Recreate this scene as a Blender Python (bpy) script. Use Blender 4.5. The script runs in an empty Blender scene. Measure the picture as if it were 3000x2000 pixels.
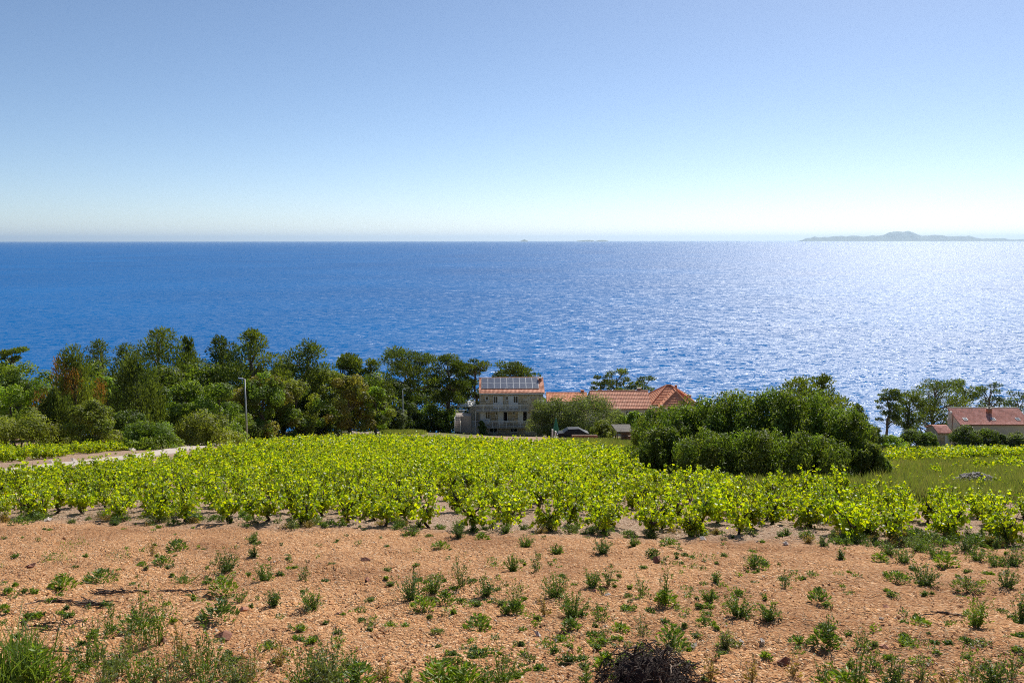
import bpy, math, random
import numpy as np
from mathutils import Vector, Matrix

# ------------------------------------------------------------------ camera, sky, sun, exposure
SC = bpy.context.scene
COL = SC.collection
FPX = 2400.0                      # focal length in photograph pixels (3000 px wide)
PITCH = math.radians(7.0)
cam_d = bpy.data.cameras.new('camera')
cam_d.sensor_width = 36.0
cam_d.lens = 36.0 * FPX / 3000.0
cam_d.clip_start = 0.1
cam_d.clip_end = 400000.0
cam = bpy.data.objects.new('camera', cam_d)
COL.objects.link(cam)
cam.location = (0, 0, 0)
cam.rotation_euler = (math.radians(90) - PITCH, math.radians(0.05), 0)
SC.camera = cam

SUN_AZ, SUN_EL = 27.0, 41.0       # degrees right of the view direction, above the horizon
world = bpy.data.worlds.new('World')
SC.world = world
world.use_nodes = True
wn = world.node_tree
wn.nodes.clear()
sky = wn.nodes.new('ShaderNodeTexSky')
sky.sky_type = 'NISHITA'
sky.sun_disc = False
sky.sun_elevation = math.radians(SUN_EL)
sky.sun_rotation = math.radians(SUN_AZ)
sky.altitude = 0.0
sky.air_density = 0.65
sky.dust_density = 0.22
sky.ozone_density = 7.5
bg = wn.nodes.new('ShaderNodeBackground')
bg.inputs['Strength'].default_value = 0.095
wo = wn.nodes.new('ShaderNodeOutputWorld')
wb = wn.nodes.new('ShaderNodeMix')            # daylight white balance of the whole sky
wb.data_type = 'RGBA'
wb.blend_type = 'MULTIPLY'
wb.inputs[0].default_value = 1.0
wb.inputs[7].default_value = (1.22, 1.01, 0.825, 1.0)
wn.links.new(sky.outputs[0], wb.inputs[6])
wn.links.new(wb.outputs[2], bg.inputs[0])
wn.links.new(bg.outputs[0], wo.inputs[0])

S = Vector((math.sin(math.radians(SUN_AZ)) * math.cos(math.radians(SUN_EL)),
            math.cos(math.radians(SUN_AZ)) * math.cos(math.radians(SUN_EL)),
            math.sin(math.radians(SUN_EL))))
sun_d = bpy.data.lights.new('sun', 'SUN')
sun_d.energy = 4.1
sun_d.angle = math.radians(0.53)
sun_d.color = (1.0, 0.95, 0.86)
sun = bpy.data.objects.new('sun', sun_d)
COL.objects.link(sun)
sun.rotation_euler = S.to_track_quat('Z', 'Y').to_euler()
sun.location = (60, 100, 90)

vs = SC.view_settings
vs.view_transform = 'Standard'
vs.look = 'None'
vs.exposure = 0.6
vs.gamma = 1.0
vs.use_curve_mapping = False
cy = SC.cycles
cy.max_bounces = 6
cy.diffuse_bounces = 3
cy.glossy_bounces = 2
cy.transmission_bounces = 4
cy.transparent_max_bounces = 6
cy.use_denoising = False
cy.filter_width = 1.05
cy.caustics_reflective = False
cy.caustics_refractive = False
cy.sample_clamp_indirect = 6.0

R = np.random.default_rng(7)
random.seed(7)
SEA_Z = -50.0

# ------------------------------------------------------------------ helpers
def P(px, py, d):
    """point of the place seen at photograph pixel (px,py) at distance d along y"""
    u = (px - 1500.0) / FPX
    v = (1000.0 - py) / FPX
    y = math.cos(PITCH) + v * math.sin(PITCH)
    z = -math.sin(PITCH) + v * math.cos(PITCH)
    k = d / y
    return Vector((u * k, d, z * k))

def proj(x, y, z):
    """photograph pixel of a point (arrays allowed)"""
    f = y * math.cos(PITCH) - z * math.sin(PITCH)
    up = y * math.sin(PITCH) + z * math.cos(PITCH)
    return 1500.0 + FPX * x / f, 1000.0 - FPX * up / f

def sstep(a, b, x):
    t = np.clip((x - a) / (b - a), 0, 1)
    return t * t * (3 - 2 * t)

_ctrl = [(760, 1280, 92), (620, 1302, 78), (900, 1270, 102), (1120, 1264, 112), (1250, 1263, 118), (1370, 1254, 127),
         (450, 1332, 60), (0, 1387, 40), (250, 1357, 50), (2700, 1400, 46), (2800, 1332, 110), (3100, 1335, 110),
         (2700, 1312, 150), (2950, 1312, 150), (3200, 1312, 150), (1500, 1290, 127), (1800, 1292, 122),
         (2560, 1310, 125), (2950, 1400, 60)]
CT = np.array([[*P(*c)] for c in _ctrl])
def plane(y):
    return -(2.6 + 0.2224 * y)
CR = CT[:, 2] - plane(CT[:, 1])
def ground(x, y):
    x = np.asarray(x, float); y = np.asarray(y, float)
    z = plane(y)
    num = np.zeros(np.broadcast(x, y).shape); den = np.full(num.shape, 0.25)
    for (cx, cyy, cz), r in zip(CT, CR):
        s = 0.13 * cyy
        w = np.exp(-((x - cx) ** 2 + (y - cyy) ** 2) / (2 * s * s))
        num = num + w * r; den = den + w
    z = z + num / den
    z = z - 0.30 * np.maximum(0, y - 152) ** 1.0
    z = z + 0.9 * sstep(5.5, -1.0, y)                       # the bank the photographer stands on
    z = z + 0.035 * np.sin(x * 2.9 + 1.7 * np.sin(y * 1.3)) * np.sin(y * 3.4 + x * 0.5) * sstep(24, 17, y)
    z = z + 0.05 * np.sin(x * 1.1 + 0.6 * y) * np.sin(0.7 * y - 0.4 * x) * sstep(60, 20, y)
    z = z + 0.35 * np.sin(x * 0.11 + 1.0) * np.sin(y * 0.09) * sstep(25, 70, y)
    return np.maximum(z, SEA_Z - 4.0)
def gz(x, y):
    return float(ground(x, y))
def on_ground_many(px, py):
    """the ground points seen at photograph pixels"""
    px = np.asarray(px, float); py = np.asarray(py, float)
    u = (px - 1500.0) / FPX; v = (1000.0 - py) / FPX
    k = math.cos(PITCH) + v * math.sin(PITCH)
    ux = u / k; uz = (-math.sin(PITCH) + v * math.cos(PITCH)) / k
    lo = np.full(px.shape, 3.0); hi = np.full(px.shape, 210.0); done = np.zeros(px.shape, bool)
    for d in np.geomspace(3, 210, 260):
        under = uz * d < ground(ux * d, d)
        hi = np.where(under & ~done, d, hi); done |= under
        lo = np.where(done, lo, d)
    for _ in range(14):
        m = 0.5 * (lo + hi); under = uz * m < ground(ux * m, m)
        hi = np.where(under, m, hi); lo = np.where(under, lo, m)
    return np.stack([ux * hi, hi, ground(ux * hi, hi)], -1)
def on_ground(px, py):
    return Vector(on_ground_many([px], [py])[0])

def mesh_np(name, verts, faces, mats, tint=None, matidx=None, smooth=False):
    """mesh from numpy arrays; faces is an (n,k) array or a list of such arrays"""
    verts = np.asarray(verts, np.float32).reshape(-1, 3)
    fl = faces if isinstance(faces, list) else [faces]
    fl = [np.asarray(f, np.int32) for f in fl if len(f)]
    me = bpy.data.meshes.new(name)
    me.vertices.add(len(verts))
    me.vertices.foreach_set('co', verts.ravel())
    li = np.concatenate([f.ravel() for f in fl])
    tot = np.concatenate([np.full(len(f), f.shape[1], np.int32) for f in fl])
    st = np.concatenate([[0], np.cumsum(tot)[:-1]]).astype(np.int32)
    me.loops.add(len(li)); me.loops.foreach_set('vertex_index', li)
    me.polygons.add(len(tot)); me.polygons.foreach_set('loop_start', st); me.polygons.foreach_set('loop_total', tot)
    if matidx is not None: me.polygons.foreach_set('material_index', np.asarray(matidx, np.int32))
    me.polygons.foreach_set('use_smooth', np.full(len(tot), smooth))
    for m in (mats if isinstance(mats, (list, tuple)) else [mats]): me.materials.append(m)
    if tint is not None:
        a = me.attributes.new('tint', 'FLOAT_COLOR', 'POINT')
        t = np.ones((len(verts), 4), np.float32); t[:, :3] = tint
        a.data.foreach_set('color', t.ravel())
    me.update(calc_edges=True)
    return me

class MB:
    """collects boxes, tubes and prisms of one part"""
    def __init__(s): s.v = []; s.f = []
    def add(s, vs_, fs):
        n = len(s.v); s.v += [tuple(v) for v in vs_]; s.f += [tuple(i + n for i in f) for f in fs]; return s
    def box(s, x0, x1, y0, y1, z0, z1):
        return s.add([(x0, y0, z0), (x1, y0, z0), (x1, y1, z0), (x0, y1, z0), (x0, y0, z1), (x1, y0, z1), (x1, y1, z1), (x0, y1, z1)],
                     [(0, 3, 2, 1), (4, 5, 6, 7), (0, 1, 5, 4), (1, 2, 6, 5), (2, 3, 7, 6), (3, 0, 4, 7)])
    def tube(s, pts, rad, n=6):
        pts = [Vector(p) for p in pts]; rings = []
        base = len(s.v)
        for i, p in enumerate(pts):
            d = (pts[min(i + 1, len(pts) - 1)] - pts[max(i - 1, 0)])
            d = d.normalized() if d.length > 1e-9 else Vector((0, 0, 1))
            a = d.cross(Vector((0.3, 0.2, 1) if abs(d.z) < 0.9 else (1, 0, 0))).normalized(); b = d.cross(a)
            r = rad[i] if isinstance(rad, (list, tuple)) else rad
            for k in range(n):
                t = 2 * math.pi * k / n
                s.v.append(tuple(p + a * (r * math.cos(t)) + b * (r * math.sin(t))))
        for i in range(len(pts) - 1):
            for k in range(n):
                s.f.append((base + i * n + k, base + i * n + (k + 1) % n, base + (i + 1) * n + (k + 1) % n, base + (i + 1) * n + k))
        s.f.append(tuple(base + k for k in range(n - 1, -1, -1)))
        s.f.append(tuple(base + (len(pts) - 1) * n + k for k in range(n)))
        return s
    def prism(s, poly, a, b):
        """poly = profile [(y,z)], extruded along x from a to b"""
        n = len(poly)
        return s.add([(a, y, z) for y, z in poly] + [(b, y, z) for y, z in poly],
                     [tuple(range(n)), tuple(range(2 * n - 1, n - 1, -1))] + [(i, n + i, n + (i + 1) % n, (i + 1) % n) for i in range(n)])
    def mesh(s, name, mat, bevel=0):
        me = bpy.data.meshes.new(name)
        me.from_pydata(s.v, [], s.f); me.materials.append(mat); me.update()
        return me
    def build(s, name, mat, parent=None, smooth=False):
        me = s.mesh(name, mat)
        if smooth: me.polygons.foreach_set('use_smooth', [True] * len(me.polygons))
        return link(name, me, parent)

def link(name, me, parent=None, loc=None):
    o = bpy.data.objects.new(name, me); COL.objects.link(o)
    if parent is not None: o.parent = parent
    if loc is not None: o.location = loc
    return o
def tag(o, label=None, cat=None, group=None, kind=None):
    if label: o['label'] = label
    if cat: o['category'] = cat
    if group: o['group'] = group
    if kind: o['kind'] = kind
    return o
def thing(name, label, cat, loc=(0, 0, 0), rz=0, group=None):
    o = bpy.data.objects.new(name, None); COL.objects.link(o)
    o.location = loc; o.rotation_euler = (0, 0, rz); o.empty_display_size = 0.2
    return tag(o, label, cat, group)

# ------------------------------------------------------------------ materials
def new_mat(name):
    m = bpy.data.materials.new(name); m.use_nodes = True
    nt = m.node_tree; nt.nodes.clear()
    out = nt.nodes.new('ShaderNodeOutputMaterial')
    return m, nt, out
def N(nt, typ, **kw):
    n = nt.nodes.new(typ)
    for k, v in kw.items():
        if k.startswith('i_'):
            key = k[2:]
            n.inputs[int(key) if key.isdigit() else key.replace('_', ' ')].default_value = v
        else: setattr(n, k, v)
    return n
def ramp(nt, stops, fac):
    r = nt.nodes.new('ShaderNodeValToRGB')
    el = r.color_ramp.elements
    el[0].position, el[0].color = stops[0][0], (*stops[0][1], 1)
    el[1].position, el[1].color = stops[-1][0], (*stops[-1][1], 1)
    for p, c in stops[1:-1]:
        e = el.new(p); e.color = (*c, 1)
    nt.links.new(fac, r.inputs[0])
    return r.outputs[0]
def simple(name, col, rough=0.7, var=0.25, scale=3.0, bump=0.0, bscale=30.0, metal=0.0, spec=0.4, stretch=(1, 1, 1)):
    m, nt, out = new_mat(name)
    b = N(nt, 'ShaderNodeBsdfPrincipled'); b.inputs['Roughness'].default_value = rough
    b.inputs['Metallic'].default_value = metal; b.inputs['Specular IOR Level'].default_value = spec
    tc = N(nt, 'ShaderNodeTexCoord'); mp = N(nt, 'ShaderNodeMapping'); mp.inputs['Scale'].default_value = stretch
    nt.links.new(tc.outputs['Object'], mp.inputs[0])
    no = N(nt, 'ShaderNodeTexNoise'); no.inputs['Scale'].default_value = scale; no.inputs['Detail'].default_value = 6
    nt.links.new(mp.outputs[0], no.inputs['Vector'])
    c0 = tuple(c * (1 - var) for c in col); c1 = tuple(min(1, c * (1 + var)) for c in col)
    nt.links.new(ramp(nt, [(0.3, c0), (0.7, c1)], no.outputs[0]), b.inputs['Base Color'])
    if bump:
        nb = N(nt, 'ShaderNodeTexNoise'); nb.inputs['Scale'].default_value = bscale; nb.inputs['Detail'].default_value = 5
        nt.links.new(mp.outputs[0], nb.inputs['Vector'])
        bp = N(nt, 'ShaderNodeBump'); bp.inputs['Strength'].default_value = bump; bp.inputs['Distance'].default_value = 0.05
        nt.links.new(nb.outputs[0], bp.inputs['Height']); nt.links.new(bp.outputs[0], b.inputs['Normal'])
    nt.links.new(b.outputs[0], out.inputs[0])
    return m
def tinted(name, rough=0.8, spec=0.3, bump=0.3, bscale=20.0):
    """colour comes from each piece's own tint"""
    m, nt, out = new_mat(name)
    b = N(nt, 'ShaderNodeBsdfPrincipled'); b.inputs['Roughness'].default_value = rough; b.inputs['Specular IOR Level'].default_value = spec
    at = N(nt, 'ShaderNodeAttribute', attribute_name='tint')
    tc = N(nt, 'ShaderNodeTexCoord'); no = N(nt, 'ShaderNodeTexNoise'); no.inputs['Scale'].default_value = bscale; no.inputs['Detail'].default_value = 5
    nt.links.new(tc.outputs['Object'], no.inputs['Vector'])
    mx = N(nt, 'ShaderNodeMix', data_type='RGBA', blend_type='MULTIPLY'); mx.inputs[0].default_value = 1
    nt.links.new(at.outputs['Color'], mx.inputs[6])
    nt.links.new(ramp(nt, [(0.25, (0.82, 0.82, 0.82)), (0.75, (1.12, 1.12, 1.12))], no.outputs[0]), mx.inputs[7])
    nt.links.new(mx.outputs[2], b.inputs['Base Color'])
    bp = N(nt, 'ShaderNodeBump'); bp.inputs['Strength'].default_value = bump; bp.inputs['Distance'].default_value = 0.03
    nt.links.new(no.outputs[0], bp.inputs['Height']); nt.links.new(bp.outputs[0], b.inputs['Normal'])
    nt.links.new(b.outputs[0], out.inputs[0])
    return m
def leafy(name, transl=0.4, tcol=(1.0, 1.15, 0.35), rough=0.45, spec=0.35):
    """thin leaves: light passes through them; colour from the leaf's own tint"""
    m, nt, out = new_mat(name)
    at = N(nt, 'ShaderNodeAttribute', attribute_name='tint')
    b = N(nt, 'ShaderNodeBsdfPrincipled'); b.inputs['Roughness'].default_value = rough; b.inputs['Specular IOR Level'].default_value = spec
    nt.links.new(at.outputs['Color'], b.inputs['Base Color'])
    t = N(nt, 'ShaderNodeBsdfTranslucent')
    mx = N(nt, 'ShaderNodeMix', data_type='RGBA', blend_type='MULTIPLY'); mx.inputs[0].default_value = 1
    mx.inputs[7].default_value = (*tcol, 1)
    nt.links.new(at.outputs['Color'], mx.inputs[6]); nt.links.new(mx.outputs[2], t.inputs[0])
    ms = N(nt, 'ShaderNodeMixShader'); ms.inputs[0].default_value = transl
    nt.links.new(b.outputs[0], ms.inputs[1]); nt.links.new(t.outputs[0], ms.inputs[2])
    nt.links.new(ms.outputs[0], out.inputs[0])
    return m

M = {}
M['leaf'] = leafy('tree_leaf', 0.5, (1.2, 1.3, 0.4), 0.5, 0.3)
M['needle'] = leafy('pine_needle', 0.4, (1.2, 1.2, 0.4), 0.6, 0.2)
M['vine_leaf'] = leafy('vine_leaf', 0.55, (1.9, 1.8, 0.25), 0.42, 0.4)
M['weed'] = leafy('weed_leaf', 0.4, (1.4, 1.35, 0.4), 0.5, 0.35)
M['bark'] = simple('bark', (0.11, 0.085, 0.065), 0.9, 0.4, 4, 0.6, 12)
M['pine_bark'] = simple('pine_bark', (0.16, 0.115, 0.085), 0.9, 0.4, 4, 0.6, 12)
M['vine_bark'] = simple('vine_bark', (0.06, 0.045, 0.038), 0.95, 0.5, 14, 0.8, 40)
M['plaster'] = simple('plaster', (0.62, 0.55, 0.43), 0.9, 0.08, 1.5, 0.1, 20)
M['cream'] = simple('cream_plaster', (0.70, 0.61, 0.47), 0.9, 0.06, 0.8, 0.1, 20)
M['mortar'] = simple('mortar', (0.44, 0.38, 0.29), 0.95, 0.25, 4, 0.3, 30)
M['stone'] = tinted('masonry_stone')
M['rock'] = tinted('field_rock', 0.9, 0.25, 0.5, 30)
M['white'] = simple('white_paint', (0.80, 0.79, 0.76), 0.5, 0.05, 4)
M['white_metal'] = simple('white_metal', (0.78, 0.78, 0.77), 0.4, 0.04, 4)
M['grey_metal'] = simple('galvanised_metal', (0.46, 0.46, 0.45), 0.5, 0.12, 6, 0, 1, 0.4)
M['glass'] = simple('window_glass', (0.02, 0.03, 0.03), 0.06, 0.2, 2, 0, 1, 0.0, 0.6)
M['dark'] = simple('dark_interior', (0.012, 0.01, 0.012), 0.9, 0.2, 2)
M['concrete'] = simple('concrete', (0.46, 0.385, 0.33), 0.9, 0.12, 0.6, 0.3, 20)
M['slab'] = simple('balcony_concrete', (0.42, 0.39, 0.34), 0.9, 0.12, 2, 0.2, 20)
M['wood'] = simple('weathered_wood', (0.20, 0.13, 0.08), 0.85, 0.3, 6, 0.3, 20)
M['reed'] = simple('reed_thatch', (0.42, 0.38, 0.33), 0.95, 0.25, 3, 0.6, 40, 0, 0.2, (8, 1, 1))
M['brick'] = simple('terracotta_brick', (0.40, 0.17, 0.10), 0.9, 0.25, 3, 0.3, 20)
M['panel'] = simple('solar_cell', (0.07, 0.085, 0.13), 0.3, 0.15, 2, 0, 1, 0.0, 0.55)
M['alu'] = simple('aluminium', (0.62, 0.63, 0.64), 0.35, 0.05, 2, 0, 1, 0.6)
M['car'] = simple('dark_car_paint', (0.02, 0.024, 0.03), 0.55, 0.1, 2, 0, 1, 0.0, 0.2)
M['car_glass'] = simple('car_glass', (0.02, 0.022, 0.025), 0.45, 0.1, 2, 0, 1, 0.0, 0.2)
M['tyre'] = simple('tyre_rubber', (0.02, 0.02, 0.02), 0.9, 0.1, 2)
M['green'] = simple('green_canvas', (0.03, 0.17, 0.10), 0.8, 0.1, 2)

def tile_mat(name, col):
    m, nt, out = new_mat(name)
    b = N(nt, 'ShaderNodeBsdfPrincipled'); b.inputs['Roughness'].default_value = 0.8; b.inputs['Specular IOR Level'].default_value = 0.25
    tc = N(nt, 'ShaderNodeTexCoord')
    v = N(nt, 'ShaderNodeTexVoronoi'); v.inputs['Scale'].default_value = 3.0
    nt.links.new(tc.outputs['Object'], v.inputs['Vector'])
    no = N(nt, 'ShaderNodeTexNoise'); no.inputs['Scale'].default_value = 0.7; no.inputs['Detail'].default_value = 6
    nt.links.new(tc.outputs['Object'], no.inputs['Vector'])
    sp = N(nt, 'ShaderNodeSeparateColor'); nt.links.new(v.outputs['Color'], sp.inputs[0])
    ad = N(nt, 'ShaderNodeMath', operation='ADD'); nt.links.new(sp.outputs[0], ad.inputs[0]); nt.links.new(no.outputs[0], ad.inputs[1])
    hf = N(nt, 'ShaderNodeMath', operation='MULTIPLY'); hf.inputs[1].default_value = 0.5; nt.links.new(ad.outputs[0], hf.inputs[0])
    nt.links.new(ramp(nt, [(0.2, tuple(c * 0.72 for c in col)), (0.5, col), (0.85, (min(1, col[0] * 1.2), col[1] * 1.45, col[2] * 1.6))], hf.outputs[0]), b.inputs['Base Color'])
    nt.links.new(b.outputs[0], out.inputs[0])
    return m
M['tile'] = tile_mat('terracotta_tile', (0.70, 0.32, 0.205))
M['tile_orange'] = tile_mat('orange_tile', (0.70, 0.28, 0.15))
M['tile_pink'] = tile_mat('pink_tile', (0.66, 0.30, 0.235))

def terrain_material():
    m, nt, out = new_mat('earth')
    L = nt.links.new
    b = N(nt, 'ShaderNodeBsdfPrincipled'); b.inputs['Roughness'].default_value = 0.95; b.inputs['Specular IOR Level'].default_value = 0.15
    tc = N(nt, 'ShaderNodeTexCoord'); co = tc.outputs['Object']
    def noise(sc, det=6, rough=0.6):
        n = N(nt, 'ShaderNodeTexNoise'); n.inputs['Scale'].default_value = sc; n.inputs['Detail'].default_value = det; n.inputs['Roughness'].default_value = rough
        L(co, n.inputs['Vector']); return n.outputs[0]
    def vor(sc):
        n = N(nt, 'ShaderNodeTexVoronoi'); n.inputs['Scale'].default_value = sc; L(co, n.inputs['Vector']); return n
    vg = vor(36.0); vs2 = vor(13.0)
    sp = N(nt, 'ShaderNodeSeparateColor'); L(vg.outputs['Color'], sp.inputs[0])
    red = ramp(nt, [(0.0, (0.32, 0.145, 0.062)), (0.4, (0.46, 0.23, 0.102)), (0.8, (0.56, 0.31, 0.15)), (1.0, (0.72, 0.49, 0.31))], sp.outputs[0])
    pale = ramp(nt, [(0.0, (0.23, 0.13, 0.08)), (0.45, (0.37, 0.235, 0.15)), (1.0, (0.56, 0.43, 0.32))], sp.outputs[1])
    big = noise(0.35, 7)
    redv = N(nt, 'ShaderNodeMix', data_type='RGBA', blend_type='MULTIPLY'); redv.inputs[0].default_value = 1.0
    L(red, redv.inputs[6]); L(ramp(nt, [(0.32, (0.62, 0.56, 0.52)), (0.5, (0.95, 0.94, 0.92)), (0.7, (1.15, 1.15, 1.12))], big), redv.inputs[7])
    # red soil in front of the vineyard edge, pale stony soil inside it
    sx = N(nt, 'ShaderNodeSeparateXYZ'); L(co, sx.inputs[0])
    kx = N(nt, 'ShaderNodeMath', operation='MULTIPLY_ADD'); kx.inputs[1].default_value = 0.198; L(sx.outputs[0], kx.inputs[0]); L(sx.outputs[1], kx.inputs[2])
    ns = N(nt, 'ShaderNodeMath', operation='MULTIPLY_ADD'); ns.inputs[1].default_value = 2.2; L(noise(1.3, 4), ns.inputs[0]); L(kx.outputs[0], ns.inputs[2])
    mr = N(nt, 'ShaderNodeMapRange'); mr.inputs[1].default_value = 18.3; mr.inputs[2].default_value = 19.6; L(ns.outputs[0], mr.inputs[0])
    mx = N(nt, 'ShaderNodeMix', data_type='RGBA'); L(mr.outputs[0], mx.inputs[0]); L(redv.outputs[2], mx.inputs[6]); L(pale, mx.inputs[7])
    # grown-over ground far from the vines: dry grass, earth
    far = ramp(nt, [(0.3, (0.13, 0.135, 0.06)), (0.52, (0.20, 0.18, 0.09)), (0.72, (0.34, 0.25, 0.16))], noise(0.22, 8))
    mr2 = N(nt, 'ShaderNodeMapRange'); mr2.inputs[1].default_value = 92.0; mr2.inputs[2].default_value = 100.0; L(sx.outputs[1], mr2.inputs[0])
    mr3 = N(nt, 'ShaderNodeMapRange'); mr3.inputs[1].default_value = 0.47; mr3.inputs[2].default_value = 0.50
    dv = N(nt, 'ShaderNodeMath', operation='DIVIDE'); L(sx.outputs[0], dv.inputs[0]); L(sx.outputs[1], dv.inputs[1]); L(dv.outputs[0], mr3.inputs[0])
    mr4 = N(nt, 'ShaderNodeMapRange'); mr4.inputs[1].default_value = 30.0; mr4.inputs[2].default_value = 36.0; L(sx.outputs[1], mr4.inputs[0])
    m34 = N(nt, 'ShaderNodeMath', operation='MULTIPLY'); L(mr3.outputs[0], m34.inputs[0]); L(mr4.outputs[0], m34.inputs[1])
    mxm = N(nt, 'ShaderNodeMath', operation='MAXIMUM'); L(mr2.outputs[0], mxm.inputs[0]); L(m34.outputs[0], mxm.inputs[1])
    mx2 = N(nt, 'ShaderNodeMix', data_type='RGBA'); L(mxm.outputs[0], mx2.inputs[0]); L(mx.outputs[2], mx2.inputs[6]); L(far, mx2.inputs[7])
    L(mx2.outputs[2], b.inputs['Base Color'])
    h = N(nt, 'ShaderNodeMath', operation='MULTIPLY_ADD'); h.inputs[1].default_value = -0.5; L(vg.outputs['Distance'], h.inputs[0]); L(noise(6.0, 8, 0.7), h.inputs[2])
    h2 = N(nt, 'ShaderNodeMath', operation='MULTIPLY_ADD'); h2.inputs[1].default_value = -0.7; L(vs2.outputs['Distance'], h2.inputs[0]); L(h.outputs[0], h2.inputs[2])
    bp = N(nt, 'ShaderNodeBump'); bp.inputs['Strength'].default_value = 1.0; bp.inputs['Distance'].default_value = 0.06
    L(h2.outputs[0], bp.inputs['Height']); L(bp.outputs[0], b.inputs['Normal'])
    L(b.outputs[0], out.inputs[0])
    return m
M['earth'] = terrain_material()

SEA_ROUGH, SEA_SHEEN = 0.315, 0.36
def water_material():
    m, nt, out = new_mat('sea_water')
    L = nt.links.new
    geo = N(nt, 'ShaderNodeNewGeometry'); co = geo.outputs['Position']
    acc = None
    #  (wavelength m, slope gain, stretch along the crest)
    for wl, g, st, ang in ((40.0, 0.08, 1.5, 0.3), (9.0, 0.30, 1.6, 0.35), (3.4, 0.85, 1.5, 0.2), (1.1, 0.75, 1.2, 0.5), (0.45, 0.5, 1.0, 0.0)):
        mp = N(nt, 'ShaderNodeMapping'); mp.inputs['Rotation'].default_value = (0, 0, ang)
        mp.inputs['Scale'].default_value = (1.0 / (wl * st), 1.0 / wl, 1.0 / wl)
        L(co, mp.inputs[0])
        n = N(nt, 'ShaderNodeTexNoise', noise_dimensions='3D'); n.inputs['Scale'].default_value = 1.0; n.inputs['Detail'].default_value = 1.5
        L(mp.outputs[0], n.inputs['Vector'])
        s = N(nt, 'ShaderNodeVectorMath', operation='SUBTRACT'); s.inputs[1].default_value = (0.5, 0.5, 0.5); L(n.outputs['Color'], s.inputs[0])
        k = N(nt, 'ShaderNodeVectorMath', operation='MULTIPLY'); k.inputs[1].default_value = (2 * g, 2 * g, 0); L(s.outputs[0], k.inputs[0])
        if acc is None: acc = k.outputs[0]
        else:
            a = N(nt, 'ShaderNodeVectorMath', operation='ADD'); L(acc, a.inputs[0]); L(k.outputs[0], a.inputs[1]); acc = a.outputs[0]
    up = N(nt, 'ShaderNodeVectorMath', operation='ADD'); up.inputs[1].default_value = (0, 0, 1); L(acc, up.inputs[0])
    nm = N(nt, 'ShaderNodeVectorMath', operation='NORMALIZE'); L(up.outputs[0], nm.inputs[0])
    b = N(nt, 'ShaderNodeBsdfDiffuse')
    gl = N(nt, 'ShaderNodeBsdfGlossy'); gl.inputs['Roughness'].default_value = SEA_ROUGH
    L(nm.outputs[0], gl.inputs['Normal'])
    fr = N(nt, 'ShaderNodeFresnel'); fr.inputs['IOR'].default_value = 1.33; L(nm.outputs[0], fr.inputs['Normal'])
    fk = N(nt, 'ShaderNodeMath', operation='MULTIPLY'); fk.inputs[1].default_value = SEA_SHEEN; L(fr.outputs[0], fk.inputs[0])
    ms = N(nt, 'ShaderNodeMixShader'); L(fk.outputs[0], ms.inputs[0]); L(b.outputs[0], ms.inputs[1]); L(gl.outputs[0], ms.inputs[2])
    # water body: blue, a little greener and lighter near the shore
    sx = N(nt, 'ShaderNodeSeparateXYZ'); L(co, sx.inputs[0])
    big = N(nt, 'ShaderNodeTexNoise'); big.inputs['Scale'].default_value = 0.004; big.inputs['Detail'].default_value = 5; L(co, big.inputs['Vector'])
    body = ramp(nt, [(0.3, (0.0001, 0.095, 0.30)), (0.7, (0.0001, 0.12, 0.36))], big.outputs[0])
    # foam on breaking crests
    mpf = N(nt, 'ShaderNodeMapping'); mpf.inputs['Scale'].default_value = (0.09, 0.22, 0.2); mpf.inputs['Rotation'].default_value = (0, 0, 0.2); L(co, mpf.inputs[0])
    f1 = N(nt, 'ShaderNodeTexNoise'); f1.inputs['Scale'].default_value = 1.0; f1.inputs['Detail'].default_value = 7; f1.inputs['Roughness'].default_value = 0.65; L(mpf.outputs[0], f1.inputs['Vector'])
    f2 = N(nt, 'ShaderNodeMapRange'); f2.inputs[1].default_value = 0.70; f2.inputs[2].default_value = 0.76; L(f1.outputs[0], f2.inputs[0])
    mx = N(nt, 'ShaderNodeMix', data_type='RGBA'); mx.inputs[7].default_value = (0.75, 0.8, 0.82, 1); L(f2.outputs[0], mx.inputs[0]); L(body, mx.inputs[6])
    L(mx.outputs[2], b.inputs['Color'])
    L(ms.outputs[0], out.inputs[0])
    return m
M['water'] = water_material()
M['island'] = simple('island_scrub', (0.10, 0.12, 0.07), 0.95, 0.4, 0.002)

# ------------------------------------------------------------------ the setting: terrain, sea, islands, road
def terrain():
    nr, nc = 285, 290
    ys = np.concatenate([np.linspace(-4, 6, 24)[:-1], np.geomspace(6, 215, nr - 23)])
    s = np.linspace(-1.15, 1.15, nc)
    Y = np.repeat(ys[:, None], nc, 1)
    X = s[None, :] * (np.maximum(Y, 0) + 7.0)
    Z = ground(X, Y)
    jit = R.normal(0, 1, Z.shape)
    near = sstep(24, 17, Y + 0.198 * X)
    Z = Z + jit * 0.022 * near + jit * 0.02 * (1 - near) * sstep(40, 24, Y)
    v = np.stack([X, Y, Z], -1).reshape(-1, 3)
    i = np.arange((nr) * nc).reshape(nr, nc)
    f = np.stack([i[:-1, :-1], i[:-1, 1:], i[1:, 1:], i[1:, :-1]], -1).reshape(-1, 4)
    o = link('ground', mesh_np('ground', v, f, M['earth'], smooth=True))
    tag(o, 'red stony soil and terraced slope falling to the sea', 'ground', kind='structure')
terrain()

o = MB().add([(-90000, 60, SEA_Z), (90000, 60, SEA_Z), (90000, 120000, SEA_Z), (-90000, 120000, SEA_Z)], [(0, 1, 2, 3)]).build('sea', M['water'])
tag(o, 'deep blue choppy sea glittering under the sun', 'sea', kind='structure')

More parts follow.
